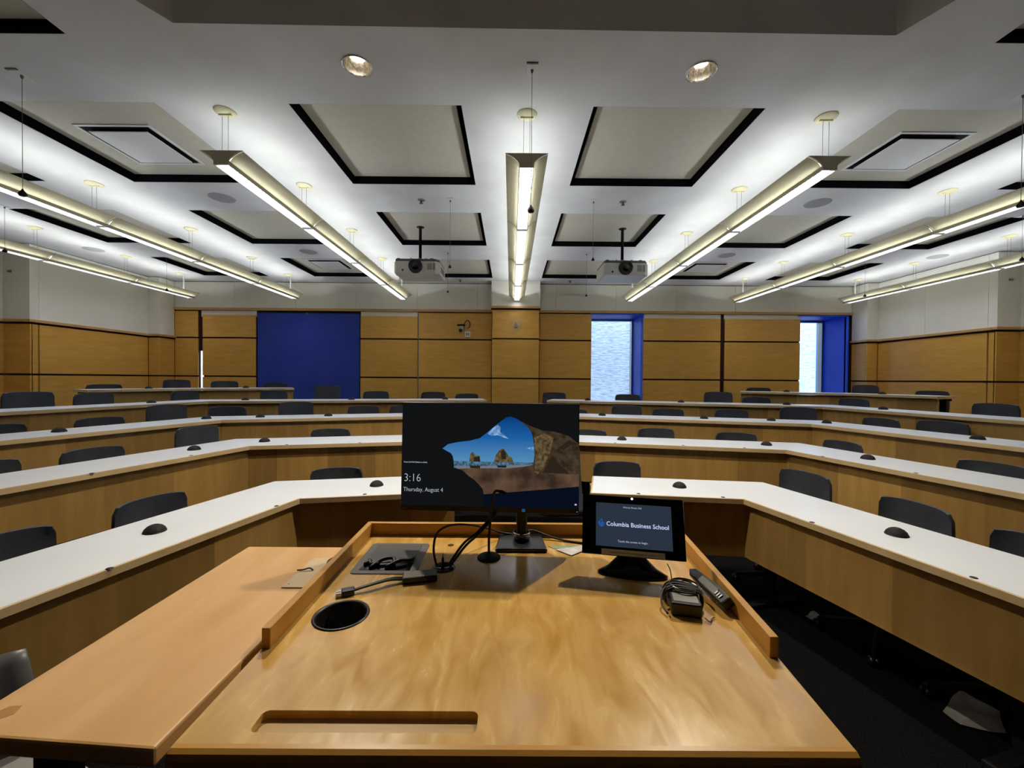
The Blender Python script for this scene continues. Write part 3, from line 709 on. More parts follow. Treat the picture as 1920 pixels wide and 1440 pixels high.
# ceiling loudspeakers
for x, y, lb in ((-3.08, 4.42, 'between the first and second panel rows, left'), (3.25, 4.42, 'between the first and second panel rows, right'), (-3.07, 6.28, 'between the second and rear panel rows, left of centre'),
                 (3.25, 6.28, 'between the second and rear panel rows, right of centre'), (-6.28, 6.25, 'near the left wall'), (6.42, 6.25, 'near the right wall')):
    q = MB(); q.lathe([(0, -.006), (.11, -.007), (.122, -.004), (.125, 0)], (0, 0, 0), 32)
    o = q.build('ceiling_speaker', mottle(mat('speaker_grille', (168, 168, 168), .8), (150, 150, 150), (180, 180, 180), nscale=200)[0]); o.location = (x, y, CE)
    tag(o, 'round grey ceiling loudspeaker grille, '+lb, 'speaker', 'round ceiling speakers')
for x, y, lb in ((-.97, 4.43, 'in front of the left projector'), (1.18, 4.43, 'in front of the right projector'), (-.99, 7.98, 'by the back wall, left of the column'), (1.12, 7.98, 'by the back wall, right of the column')):
    r = empty('sprinkler_head', (x, y, CE)); tag(r, 'small dark ceiling sprinkler head, '+lb, 'sprinkler', 'sprinkler heads')
    q = MB(); q.lathe([(0, -.008), (.035, -.008), (.04, 0)], seg=18); q.build('escutcheon', 'steel', r)
    q = MB(); q.lathe([(0, -.008), (.012, -.008), (.008, -.03), (.02, -.034), (.02, -.037), (0, -.037)], seg=14); q.build('nozzle', 'projg', r)

# hanging microphones
HM = [(.115, 2.56, 1.03, 1, 'in front of the centre pendant light'), (-3.11, 2.65, 1.14, 1, 'at the far left front'), (3.36, 2.74, 1.165, 1, 'at the far right front'),
      (-.66, 4.43, 1.18, 0, 'right of the left projector'), (.865, 4.43, 1.27, 0, 'left of the right projector'), (-.965, 6.27, 1.30, 0, 'behind the left projector'),
      (1.13, 6.27, 1.26, 0, 'behind the right projector'), (-5.64, 6.8, 1.40, 1, 'beside the far end of the leftmost light'), (5.80, 6.8, 1.40, 1, 'beside the far end of the rightmost light'),
      (-5.72, 4.70, 1.39, 1, 'mid-room beside the leftmost light'), (5.79, 4.70, 1.39, 1, 'mid-room beside the rightmost light')]
for x, y, zb, big, lb in HM:
    dz = .07 if y > 6.7 else 0
    r = empty('hanging_microphone', (x, y, CE+dz)); tag(r, 'small dark microphone hanging on a thin cord '+lb, 'microphone', 'ceiling hung microphones')
    L_ = 1.9-zb+dz
    q = MB(); q.box(-.033, .033, -.055, .055, -.004, 0); q.build('wall_plate', 'white', r, bevel=.001); q = MB(); q.box(-.035, .035, -.062, -.05, -.007, 0); q.build('bracket', 'projg' if y < 3 else 'white', r)
    q = MB(); q.lathe([(0, -.02), (.006, -.02), (.009, -.004)], seg=10); q.build('gland', 'projg', r)
    q = MB(); q.tube([(0, 0, -.004), (0, 0, -L_+.03)], .0016, 5); q.build('cord', 'grey', r)
    q = MB(); R_ = .022 if big else .017; q.lathe([(.003, R_*1.6), (.006, R_*1.2), (R_*.8, R_*.5), (R_, 0), (R_*.8, -R_*.5), (0, -R_*.7)], (0, 0, -L_+.01), 14); q.build('capsule', 'dome', r)

# projectors
def make_projector():
    r = empty('projector', (0, 0, 0))        # origin: middle of the underside
    b = MB(); hw, d0, d1 = .285, -.21, .25
    b.prism([(-hw+.02, d0), (hw-.05, d0), (hw, d0+.06), (hw, d1), (-hw, d1), (-hw, d0+.03)], 0, .155); b.build('body', 'projw', r, bevel=.014)
    t = MB(); t.prism([(-hw+.025, d0+.01), (hw-.05, d0+.01), (hw-.01, d0+.07), (hw-.01, d1-.01), (-hw+.01, d1-.01), (-hw+.01, d0+.04)], .155, .185)
    t.box(-hw+.03, -hw+.07, d0+.02, d0+.05, .185, .196); t.box(hw-.12, hw-.08, d0+.02, d0+.05, .185, .196); t.build('lid', 'projg', r, bevel=.006)
    l = MB(); mx = Matrix.Translation((-.012, d0, .087)) @ Matrix.Rotation(PI/2, 4, 'X')
    l.lathe([(.088, -.005), (.088, .006), (.080, .012), (.080, .05), (.068, .052), (.062, .03), (.0, .02)], seg=32, mx=mx); ln = l.build('lens', 'black', r)
    g = MB(); g.lathe([(0, .034), (.035, .031), (.06, .024)], seg=24, mx=mx); g.build('glass', 'gloss', ln)
    v = MB()
    for i in range(11):
        if i != 7: v.box(.135+i*.009, .141+i*.009, d0-.002, d0+.01, .045, .125)
    v.build('vent', 'grey', r)
    v = MB()
    for i in range(9): v.box(hw-.004, hw+.002, -.09+i*.03, -.074+i*.03, .04, .12)
    v.build('vent', 'grey', r)
    v = MB(); v.lathe([(0, .003), (.012, .003), (.012, 0)], seg=14, mx=Matrix.Translation((-.175, d0, .04)) @ Matrix.Rotation(PI/2, 4, 'X')); v.build('sensor', 'black', r)
    m_ = MB(); m_.lathe([(0, .20), (.065, .20), (.07, .215), (.045, .235), (0, .235)], seg=20)
    for a in ((-.17, .03), (.17, .03), (-.10, -.10), (.10, -.10)): m_.tube([(a[0]*.3, a[1]*.3, .207), (a[0], a[1], .212)], .008, 6); m_.tube([(a[0], a[1], .222), (a[0], a[1], .18)], .007, 6)
    m_.build('mount', 'steel', r)
    p = MB(); p.lathe([(0, .23), (.019, .23), (.019, CE+.07-2.82), (.05, CE+.068-2.82), (.052, CE+.07-2.82), (0, CE+.07-2.82)], seg=16); p.build('ceiling_pole', 'blackm', r)
    return r
pj = make_projector(); pj.location = (-1.195, 5.42, 2.82); tag(pj, 'white ceiling projector on a black pole, left of the centre light', 'projector', 'ceiling projectors')
pj2 = copy_tree(pj); pj2.location = (1.44, 5.42, 2.82); tag(pj2, 'white ceiling projector on a black pole, right of the centre light', 'projector')

# wall camera and its box
cx_, cz = -.99, 2.50
r = empty('wall_camera', (cx_, BWY-.03, cz)); tag(r, 'small black and silver camera with looped cable on the wood wall left of the column', 'camera')
q = MB(); q.box(-.075, .075, -.10, -.03, .04, .075); q.build('hood', 'blackm', r, bevel=.012)
q = MB(); q.box(-.035, .05, -.11, 0, -.035, .04); q.build('mount', 'steel', r, bevel=.006)
q = MB(); q.lathe([(0, .04), (.028, .036), (.036, .02), (.036, -.02), (0, -.03)], seg=20, mx=Matrix.Translation((-.005, -.12, -.05)) @ Matrix.Rotation(PI/2, 4, 'X')); q.build('lens', 'black', r)
q = MB(); q.tube(spline([(.06, -.05, .05), (.075, -.05, .12), (.12, -.04, .16), (.165, -.03, .12), (.165, -.02, .04), (.12, -.01, .0)]), .008, 8); q.build('cable', 'cableblk', r)
r = empty('outlet_box', (-.865, BWY-.03, 2.385)); tag(r, 'white square outlet box on the wood wall beside the camera', 'outlet box')
q = MB(); q.box(-.055, .055, -.035, 0, -.055, .055); q.build('box', 'white', r, bevel=.004)
for x in (-.018, .018): q = MB(); q.box(x-.011, x+.011, -.038, -.034, -.028, .028); q.build('socket', 'grey', r)
r = empty('wall_hook', (.085, 8.0, 2.545)); tag(r, 'small grey bracket in a pale worn spot on the wooden column', 'bracket')
q = MB(); q.prism([(-.03, -.05), (.03, -.05), (.03, .0), (.012, .03), (.006, .06), (-.006, .06), (-.012, .03), (-.03, .0)], 0, .012, Matrix.Rotation(PI/2, 4, 'X')); q.build('plate', 'grey', r, bevel=.002)
pm = MB(); pts = [((.13+.006*math.sin(3*a))*math.cos(a), (.12+.006*math.cos(5*a))*math.sin(a)) for a in [2*PI*i/28 for i in range(28)]]
pm.prism(pts, 0, .0012, Matrix.Rotation(PI/2, 4, 'X')); pm.build('worn_patch', mottle(mat('patched_filler', (190, 150, 84), .6), (186, 142, 74), (196, 158, 96), nscale=9)[0], r)

# ------------------------------------------------------------------ lectern
LZ = 1.0
lec = empty('lectern', (.02, .95, 0)); tag(lec, 'large birch topped lectern with raised wooden rim, centre foreground', 'lectern')
LO = lec.location
def xl(y): return -.4555
def xr(y): return .471+(y-.547)*.083
top = [(-.4555, .560), (-.4555, 1.33), (xr(1.33), 1.33), (xr(.56), .560)]
# top with groove and holes: cells round the pencil groove
gx0, gx1, gy0, gy1 = -.366, -.045, .578, .617
T = MB(); th = .03
def cellz(poly, z0, z1): T.prism(poly, z0, z1)
cellz([(-.4555, .560), (-.4555, gy0), (xr(gy0), gy0), (xr(.56), .560)], LZ-th, LZ)
cellz([(-.4555, gy0), (-.4555, gy1), (gx0, gy1), (gx0, gy0)], LZ-th, LZ)
cellz([(gx1, gy0), (gx1, gy1), (xr(gy1), gy1), (xr(gy0), gy0)], LZ-th, LZ)
# beyond the groove: polygon ring round the cup hole
hc, hr = (-.354, .868), .053
ringp = [(hc[0]+hr*math.cos(2*PI*i/32), hc[1]+hr*math.sin(2*PI*i/32)) for i in range(32)]
bx0, bx1, by0, by1 = hc[0]-.08, hc[0]+.08, hc[1]-.08, hc[1]+.08
cellz([(-.4555, gy1), (-.4555, by0), (xr(by0), by0), (xr(gy1), gy1)], LZ-th, LZ)
cellz([(-.4555, by0), (-.4555, by1), (bx0, by1), (bx0, by0)], LZ-th, LZ)
cellz([(bx1, by0), (bx1, by1), (xr(by1), by1), (xr(by0), by0)], LZ-th, LZ)
pc_ = (-.41, -.24, 1.05, 1.243)      # access plate
cellz([(-.4555, by1), (-.4555, 1.33), (xr(1.33), 1.33), (xr(by1), by1)], LZ-th, LZ)
sq = []
for i in range(32):
    a = 2*PI*i/32; c, s_ = math.cos(a), math.sin(a); m_ = .08/max(abs(c), abs(s_)); sq.append((hc[0]+c*m_, hc[1]+s_*m_))
for i in range(32):
    j = (i+1) % 32; cellz([ringp[i], sq[i], sq[j], ringp[j]], LZ-th, LZ)
T.build('top', 'birch', lec, off=LO)
g = MB(); g.box(gx0, gx1, gy0, gy1, LZ-.03, LZ-.012); g.build('pencil_groove', 'groove', lec, off=LO)
g = MB()                              # rounded groove corners
for cxx, cyy, sx_, sy_ in ((gx0, gy0, 1, 1), (gx1, gy0, -1, 1), (gx0, gy1, 1, -1), (gx1, gy1, -1, -1)):
    pr_ = .009; P_ = [(cxx, cyy)]+[(cxx+sx_*pr_*(1-math.cos(a)), cyy+sy_*pr_*(1-math.sin(a))) for a in [PI/2*i/5 for i in range(6)]]
    g = MB(); g.prism(P_, LZ-.012, LZ-.0002); g.build('groove_corner', 'birch', lec, off=LO)

g = MB(); prof = [(.545, LZ-.042), (.545, LZ-.012), (.5475, LZ-.004), (.553, LZ-.0003), (.560, LZ), (.560, LZ-.042)]
mx = Matrix(((0, 0, 1, 0), (1, 0, 0, 0), (0, 1, 0, 0), (0, 0, 0, 1)))
g.prism(prof, -.4555, xr(.56), mx); g.build('front_nosing', 'birchdark', lec, off=LO)
g = MB(); zc = LZ-th
g.prism([(-.44, .58), (.455, .58), (xr(1.31)-.01, 1.31), (-.44, 1.31)], .08, .10); g.prism([(-.44, .575), (-.42, .575), (-.42, 1.31), (-.44, 1.31)], .08, zc)
g.prism([(xr(.58)-.03, .575), (xr(.58)-.01, .575), (xr(1.31)-.01, 1.31), (xr(1.31)-.03, 1.31)], .08, zc); g.prism([(-.44, 1.30), (xr(1.3)-.01, 1.30), (xr(1.3)-.01, 1.32), (-.44, 1.32)], .08, zc)
g.build('cabinet', 'birchdark', lec, off=LO)
for s_, xx in ((-1, -.415), (1, .015)):
    g = MB(); g.box(xx, xx+.425, .56, .578, .11, zc-.015); dr = g.build('door', 'birchdark', lec, off=LO, bevel=.002)
    g = MB(); hx = xx+(.39 if s_ < 0 else .035); g.tube([(hx, .56, .6), (hx, .53, .6), (hx, .53, .72), (hx, .56, .72)], .005, 8); g.build('handle', 'steel', dr, off=LO)
g = MB(); g.prism([(-.43, .60), (.44, .60), (xr(1.29)-.04, 1.29), (-.43, 1.29)], 0, .08); g.build('plinth', 'blackm', lec, off=LO)
# raised rim
def rim(poly, name='rim'):
    g = MB(); g.prism(poly, LZ, LZ+.0385); return g.build(name, 'birchdark', lec, off=LO, bevel=.0015)
rim([(-.4555, .757), (-.4395, .757), (-.4395, 1.314), (-.4555, 1.33)])
rim([(-.4555, 1.33), (-.4395, 1.314), (xr(1.314)-.016, 1.314), (xr(1.33), 1.33)])
rim([(xr(.74), .740), (xr(1.33), 1.33), (xr(1.314)-.016, 1.314), (xr(.74)-.016, .740)])
# cup hole liner
g = MB(); g.lathe([(.0, -.11), (.048, -.11), (.049, -.002), (.0525, .0025), (.0565, .0025), (.0575, 0)], (hc[0], hc[1], LZ), 40); g.build('round_opening', 'black', lec, off=LO)
# cable grommet
gc = (-.174, 1.088)
g = MB(); g.lathe([(.0, .0006), (.021, .0008), (.0225, .004), (.028, .004), (.0305, .0)], (gc[0], gc[1], LZ), 28); g.build('cable_grommet', 'gloss', lec, off=LO)
g = MB(); g.lathe([(0, .0007), (.009, .0007), (.0095, 0)], (-.177, 1.238, LZ), 16); g.build('screw_hole', mat('hole_brown', (70, 26, 14), .8), lec, off=LO)
# access box with lid
def rr_(x0, x1, y0, y1, r_, n=5):
    out = []
    for cx0, cy0, a0 in ((x1-r_, y1-r_, 0), (x0+r_, y1-r_, PI/2), (x0+r_, y0+r_, PI), (x1-r_, y0+r_, 1.5*PI)):
        out += [(cx0+r_*math.cos(a0+PI/2*i/n), cy0+r_*math.sin(a0+PI/2*i/n)) for i in range(n+1)]
    return out
ab = empty('cable_access_box', (-.325, 1.147, LZ)); tag(ab, 'dark grey rectangular cable hatch let into the back left of the lectern top', 'cable hatch')
g = MB(); g.prism(rr_(-.085, .085, -.097, .097, .012), .0, .0022); g.build('frame', mat('hatch_grey', (84, 80, 78), .45), ab)
g = MB(); g.box(-.066, .066, -.080, -.035, .0022, .0028); g.build('opening', 'gloss', ab)
g = MB(); g.box(-.064, .064, -.035, .078, .0024, .0045); g.build('lid', mat('lid_grey', (70, 68, 64), .4), ab, bevel=.001)
g = MB()
for P_ in ([(-.06, -.05, .005), (-.052, -.035, .009), (-.045, -.05, .006), (-.02, -.055, .009)], [(-.04, -.07, .004), (-.02, -.04, .012), (.01, -.032, .014), (.02, -.06, .008)], [(.0, -.07, .006), (.03, -.045, .013), (.055, -.035, .010), (.062, -.01, .007)]):
    g.tube(spline(P_, 5), .005, 6)
g.build('cable_bundle', 'cableblk', ab)

# side shelf left of the lectern
st = empty('side_shelf', (-.626, .9, 0)); tag(st, 'orange maple side table butting against the left side of the lectern', 'side table'); SO = st.location
g = MB(); g.prism([(-.785, .572), (-.770, 1.218), (-.458, 1.218), (-.475, .550)], LZ-.026, LZ+.001); g.build('tabletop', 'maple', st, off=SO, bevel=.004)
for x, y in ((-.72, .66), (-.72, 1.12)):
    g = MB(); g.box(x-.02, x+.02, y-.02, y+.02, 0, LZ-.026); g.build('leg', 'blackm', st, off=SO)
g = MB(); g.box(-.735, -.705, .62, 1.16, LZ-.056, LZ-.026); g.box(-.72, -.475, .62, .645, LZ-.056, LZ-.026); g.build('rail', 'blackm', st, off=SO)
g = MB(); g.prism([(x, y) for x, y in (( -.762, .6), (-.752, .62), (-.735, .622), (-.728, .606), (-.742, .594))], LZ+.001, LZ+.0014); g.build('stain', mottle(mat('dry_stain', (186, 132, 66), .5), (180, 126, 60), (194, 140, 76), nscale=40)[0], st, off=SO)
# beige strike plate lying on the side shelf
pz = LZ+.001
pl = empty('cable_plate', (-.50, 1.07, pz)); tag(pl, 'beige flat plate with two short dark cords on the side table by the rim', 'plate')
g = MB(); g.box(-.54, -.4575, .975, 1.135, pz, pz+.003); g.build('plate', mat('beige_plate', (206, 182, 138), .5), pl, off=pl.location, bevel=.0008)
g = MB(); g.tube(spline([(-.545, 1.058, pz+.005), (-.53, 1.058, pz+.006), (-.515, 1.061, pz+.009), (-.505, 1.06, pz+.004)], 4), .0018, 6)
g.tube(spline([(-.474, 1.088, pz+.004), (-.482, 1.092, pz+.008), (-.481, 1.106, pz+.012), (-.462, 1.122, pz+.016)], 5), .0025, 6); g.build('cord', mat('brown_cord', (56, 34, 24), .6), pl, off=pl.location)
for x, y in ((-.53, .99), (-.53, 1.12)):
    g = MB(); g.lathe([(0, .0038), (.0018, .0036), (.002, .003)], (x, y, pz), 8); g.build('screw', 'steel', pl, off=pl.location)

# ------------------------------------------------------------------ monitor
mo = empty('computer_monitor', (.036, 1.255, LZ)); tag(mo, 'black widescreen computer monitor showing a dark lock screen on the lectern', 'monitor')
g = MB(); g.prism([(-.078, -.068), (.073, -.068), (.062, .06), (-.066, .06)], 0, .012); g.build('base', 'black', mo, bevel=.004)
g = MB(); g.prism(rr_(-.016, .016, -.014, .014, .006), .012, .30); g.lathe([(.0, .012), (.024, .012), (.024, .022), (.02, .03), (0, .03)], seg=20); g.build('column', 'black', mo, bevel=.001)
g = MB(); g.lathe([(.0235, .021), (.0265, .024), (.0265, .034), (.0235, .036)], seg=20); g.build('collar', 'steel', mo)
W_, H_ = .53, .323
pn = bpy.data.objects.new('panel_mount', None)
body = MB(); body.box(-W_/2, W_/2, 0, .016, 0, H_); body.box(-.19, .19, .016, .042, .05, .28); body.box(-.03, .075, .03, .058, .13, .22)
panel = body.build('panel', 'black', mo, bevel=.003)
panel.location = (-.099, -.037, .106); panel.rotation_euler = (math.radians(-2.5), 0, math.radians(-3.4))
sc = MB(); sc.box(-W_/2+.003, W_/2-.003, -.0007, .0, .0165, H_-.003); screen = sc.build('screen', 's_dark', panel)
def P3(pts):
    return [(-W_/2+W_*(x-68)/1776, H_*(1-(y-82-(.0*(x-68)))/1090)) for x, y in pts]
def poly(mb_, pts, mi, lay):
    q = P3(pts); mb_.face([(x, -.0008-.00012*lay, z) for x, z in q], mi)
wp = MB()
poly(wp, [(485, 545), (540, 500), (640, 478), (760, 462), (860, 435), (930, 380), (1010, 310), (1080, 255), (1120, 225), (1165, 215), (1220, 235), (1290, 275), (1340, 320), (1380, 390), (1400, 480), (1410, 670), (600, 670), (590, 620), (570, 590), (530, 570)], 0, 0)
poly(wp, [(600, 668), (1410, 668), (1410, 720), (1130, 740), (690, 750), (603, 735)], 1, 1)
poly(wp, [(604, 715), (900, 712), (1400, 690), (1400, 730), (690, 760), (640, 745)], 2, 2)
poly(wp, [(640, 745), (800, 735), (1130, 732), (1300, 712), (1400, 690), (1842, 770), (1842, 895), (1400, 945), (1150, 968), (905, 994), (895, 940), (850, 890), (800, 845), (760, 820), (690, 760)], 3, 3)
poly(wp, [(1250, 255), (1340, 320), (1380, 390), (1397, 480), (1405, 600), (1390, 700), (1400, 775), (1440, 785), (1842, 775), (1842, 480), (1740, 400), (1600, 360), (1480, 350), (1370, 310)], 4, 4)
poly(wp, [(1400, 420), (1500, 380), (1590, 420), (1560, 560), (1500, 700), (1440, 780), (1405, 760), (1412, 600)], 5, 5)
poly(wp, [(1480, 770), (1530, 680), (1580, 590), (1650, 680), (1720, 740), (1740, 770)], 6, 6)
poly(wp, [(1640, 520), (1740, 440), (1842, 480), (1760, 490), (1690, 540)], 6, 6)
poly(wp, [(905, 994), (1842, 897), (1842, 1112), (905, 1112)], 7, 5)
poly(wp, [(755, 670), (765, 600), (790, 568), (812, 604), (860, 612), (868, 670)], 5, 6)
poly(wp, [(800, 670), (805, 625), (860, 615), (868, 670)], 6, 7)
poly(wp, [(1002, 670), (1022, 600), (1060, 550), (1095, 530), (1125, 570), (1142, 602), (1180, 622), (1197, 670)], 5, 6)
poly(wp, [(1080, 640), (1070, 570), (1095, 540), (1120, 580), (1125, 640)], 6, 7)
poly(wp, [(760, 710), (868, 710), (865, 735), (770, 735)], 6, 8); poly(wp, [(1035, 702), (1130, 702), (1125, 725), (1040, 725)], 6, 8)
poly(wp, [(935, 388), (985, 335), (1035, 298), (1068, 325), (1060, 368), (1100, 400), (1155, 442), (1105, 428), (1040, 402), (980, 412)], 8, 6)
poly(wp, [(1310, 525), (1395, 515), (1395, 545)], 8, 6)
wp.build('wallpaper', ['s_sky', 's_sea', 's_wet', 's_sand', 's_cavew', 's_rock', 's_rockd', 's_navy', 's_cloud'], screen)
def tp3(x, y): q = P3([(x, y)])[0]; return (q[0], -.0025, q[1])
text('3:16', .0335, 's_text', screen, tp3(98, 878), name='clock_text', off=-.0006, xs=.92)
text('Thursday, August 4', .0178, 's_text', screen, tp3(96, 978), name='date_text', off=-.0002, xs=.86)
text('Press Ctrl+Alt+Delete to unlock.', .0062, 's_text', screen, tp3(98, 692), name='hint_text', xs=.85)
q = MB(); x, _, z = tp3(1800, 1080); q.box(x, x+.006, -.0022, -.0018, z, z+.0045); q.build('network_icon', 's_text', screen)
text('NEC', .008, 'grey', panel, (-W_/2+.004, -.001, .004), name='maker_mark', ext=.0003)
q = MB(); q.box(.098, .108, -.001, 0, .004, .013); q.build('energy_sticker', scr('glowing_blue_sticker', (30, 84, 130), .6), panel)  # sticker given its own glow, though it is no lamp
q = MB(); q.lathe([(0, .0006), (.0012, 0)], seg=8, mx=Matrix.Translation((W_/2-.006, 0, .008)) @ Matrix.Rotation(PI/2, 4, 'X')); q.build('power_light', emis('power_led', (110, 120, 255), 1.5), panel)

# ------------------------------------------------------------------ touch panel
tpn = empty('touch_panel', (.315, 1.055, LZ), math.radians(-11.3)); tag(tpn, 'small black touch control panel on a flared stand, right side of the lectern', 'touch panel')
g = MB()
def ring(hw, dp, cy, z): return [(hw*math.sin(a)*1.0, cy-dp*math.cos(a), z) for a in [(-PI/2+PI*i/12) for i in range(13)]]+[(hw*math.sin(a), cy+dp*.55*math.cos(a), z) for a in [PI/2-PI*i/12 for i in range(1, 12)]]
lv = [ring(.087, .028, 0, 0), ring(.087, .028, 0, .006), ring(.060, .022, .010, .018), ring(.038, .017, .022, .036), ring(.026, .014, .034, .060), ring(.022, .012, .04, .078)]
V = [[g.bm.verts.new(p) for p in r_] for r_ in lv]
for a, b_ in zip(V, V[1:]):
    for i in range(len(a)):
        f = g.bm.faces.new([a[i], a[(i+1) % len(a)], b_[(i+1) % len(b_)], b_[i]]); f.smooth = True
g.bm.faces.new(V[0][::-1]); g.bm.faces.new(V[-1]); g.build('stand', 'gloss', tpn)
TW, TH = .2547, .148
g = MB(); g.box(-TW/2, TW/2, 0, .018, 0, TH); g.box(-.05, .05, .018, .035, .02, .10); tb = g.build('housing', 'gloss', tpn, bevel=.002)
tb.location = (0.0, -.018, .053); tb.rotation_euler = (math.radians(-20.8), 0, 0)
g = MB(); g.box(-.0925, .0965, -.0006, 0, .0215, .129); ts = g.build('screen', 's_panel', tb)
text('Columbia Business School', .0150, 's_textw', ts, (-.066, -.001, .072), name='school_name', off=.00016, xs=.98)
text('Touch the screen to begin.', .0072, 's_text', ts, (.0, -.001, .0335), name='prompt_text', align='CENTER', xs=.95)
text('Warren Room 310', .0060, 's_text', ts, (.0, -.001, .118), name='room_name', align='CENTER')
lg = MB()
for a, b_ in (((-.086, .079), (-.077, .088)), ((-.077, .088), (-.076, .079)), ((-.087, .0785), (-.070, .0785)), ((-.087, .0755), (-.071, .0755)), ((-.084, .074), (-.078, .0685)), ((-.078, .0685), (-.072, .074)), ((-.078, .079), (-.078, .069)), ((-.084, .072), (-.073, .072))):
    dx, dz = b_[0]-a[0], b_[1]-a[1]; l_ = math.hypot(dx, dz); nx, nz = -dz/l_*.0006, dx/l_*.0006
    lg.prism([(a[0]-nx, a[1]-nz), (b_[0]-nx, b_[1]-nz), (b_[0]+nx, b_[1]+nz), (a[0]+nx, a[1]+nz)], .0008, .0014, Matrix.Rotation(PI/2, 4, 'X'))
lg.build('school_emblem', 's_blue', ts)
g = MB(); g.box(-.078, .077, -.0008, 0, .002, .0155); lbx = g.build('paper_label', mat('label_grey', (214, 214, 204), .7), tb)
text('Touch panel does not power the computer or display.', .0056, 'grey', lbx, (.0, -.0012, .0065), name='label_text', align='CENTER', xs=.92)
g = MB(); g.lathe([(0, .001), (.003, .0)], seg=10, mx=Matrix.Translation((.0, 0, TH-.005)) @ Matrix.Rotation(PI/2, 4, 'X')); g.build('indicator_light', emis('indicator', (255, 240, 230), 2.0), tb)

# ------------------------------------------------------------------ gooseneck microphone
gm = empty('gooseneck_microphone', (-.058, 1.152, LZ)); tag(gm, 'black gooseneck microphone on a round base in front of the monitor', 'microphone')
g = MB(); g.lathe([(0, .013), (.012, .013), (.016, .008), (.029, .006), (.0325, .002), (.0325, 0)], seg=32); g.build('base', 'blackm', gm)
g = MB(); g.tube(spline([(0, 0, .012), (.0, 0, .06), (.004, 0, .11), (.007, 0, .15), (.010, 0, .172), (.018, -.002, .188), (.03, -.004, .187)], 6), .0036, 10); g.build('neck', mat('neck_brown', (24, 14, 12), .5), gm)
g = MB(); g.tube([(.028, -.004, .187), (.036, -.005, .186), (.048, -.006, .182)], [.005, .0055, .003], 10); g.build('capsule', 'dome', gm)

# ------------------------------------------------------------------ cables and small things on the lectern
def Lz(x, y, h): return (x, y, LZ+h)
c = MB(); c.tube(spline([Lz(-.192, 1.085, .005), Lz(-.203, 1.10, .045), Lz(-.198, 1.13, .078), Lz(-.165, 1.16, .088), Lz(-.115, 1.19, .078), Lz(-.065, 1.24, .05), Lz(-.03, 1.285, .022), Lz(.02, 1.30, .012), Lz(.07, 1.298, .024), Lz(.115, 1.29, .012), Lz(.17, 1.27, .004), Lz(.26, 1.24, .004)], 8), .0032, 8)
tag(c.build('looped_cable', 'cable'), 'dark cable looping from the round grommet past the monitor foot', 'cable')
c = MB()
c.tube(spline([Lz(-.162, 1.092, .004), Lz(-.150, 1.105, .022), Lz(-.125, 1.13, .05), Lz(-.09, 1.16, .07), Lz(-.055, 1.20, .10), Lz(-.035, 1.245, .13), Lz(-.02, 1.268, .155)], 8), .0034, 8)
c.tube(spline([Lz(-.158, 1.086, .004), Lz(-.144, 1.10, .020), Lz(-.119, 1.125, .046), Lz(-.085, 1.155, .068), Lz(-.048, 1.20, .098), Lz(-.028, 1.245, .13), Lz(-.010, 1.268, .16)], 8), .0034, 8)
tag(c.build('monitor_cable', 'cable'), 'pair of dark cables rising from the round grommet to the back of the monitor', 'cable')
j = empty('audio_jack', Lz(-.178, 1.098, .002)); tag(j, 'slim upright audio plug standing in the round grommet', 'plug')
c = MB(); c.lathe([(0, 0), (.0032, 0), (.0034, .018), (.0022, .022), (0, .022)], seg=10); c.build('grip', 'blackm', j)
c = MB(); c.lathe([(0, .020), (.0015, .020), (.0015, .032), (0, .034)], seg=8); c.build('tip', 'steel', j)
# video adapter
ad = empty('video_adapter', Lz(-.222, 1.022, 0), math.radians(12)); tag(ad, 'small grey topped video adapter box in front of the cable hatch', 'adapter')
c = MB(); c.box(-.042, .042, -.019, .019, .002, .016); c.build('body', 'black', ad, bevel=.003)
c = MB(); c.box(-.039, .039, -.017, .017, .0155, .017); c.build('top_plate', mat('adapter_grey', (122, 118, 108), .35, .3), ad, bevel=.001)
lead = MB()
for dy, dz in ((0, .004), (.006, .006), (-.006, .004)):
    lead.tube(spline([Lz(-.262, 1.012+dy, .008), Lz(-.29, 1.0+dy*.8, .012), Lz(-.33, .972+dy*.6, .012), Lz(-.362, .955+dy*.5, .008)], 6), .0024, 7)
tag(lead.build('adapter_leads', 'cableblk'), 'bundle of three black leads running left from the video adapter', 'cable')
pg = empty('cable_plug', Lz(-.374, .949, 0), math.radians(22)); tag(pg, 'black cable connector with metal end beside the round opening', 'plug')
c = MB(); c.box(-.012, .016, -.010, .010, .0, .014); c.build('shell', 'black', pg, bevel=.002)
for y in (-.005, .004):
    c = MB(); c.box(-.024, -.012, y-.003, y+.003, .003, .010); c.build('metal_end', 'steel', pg)
# folded leaflets by the monitor foot
for i, (pp, lb, cc) in enumerate((([(.135, 1.205), (.175, 1.165), (.235, 1.215), (.215, 1.235)], 'white folded leaflet sticking out from behind the touch panel', (215, 212, 205)), ([(.115, 1.235), (.13, 1.215), (.20, 1.215), (.21, 1.24)], 'pale green leaflet under the cable, right of the monitor foot', (150, 165, 130)))):
    c = MB(); c.prism([(x, y) for x, y in pp], LZ+.0008+.0016*(1-i), LZ+.0016+.0016*(1-i))
    tag(c.build('leaflet', mottle(mat('leaflet_%d' % i, cc, .6), tuple(int(v*.8) for v in cc), cc, nscale=30)[0]), lb, 'leaflet')
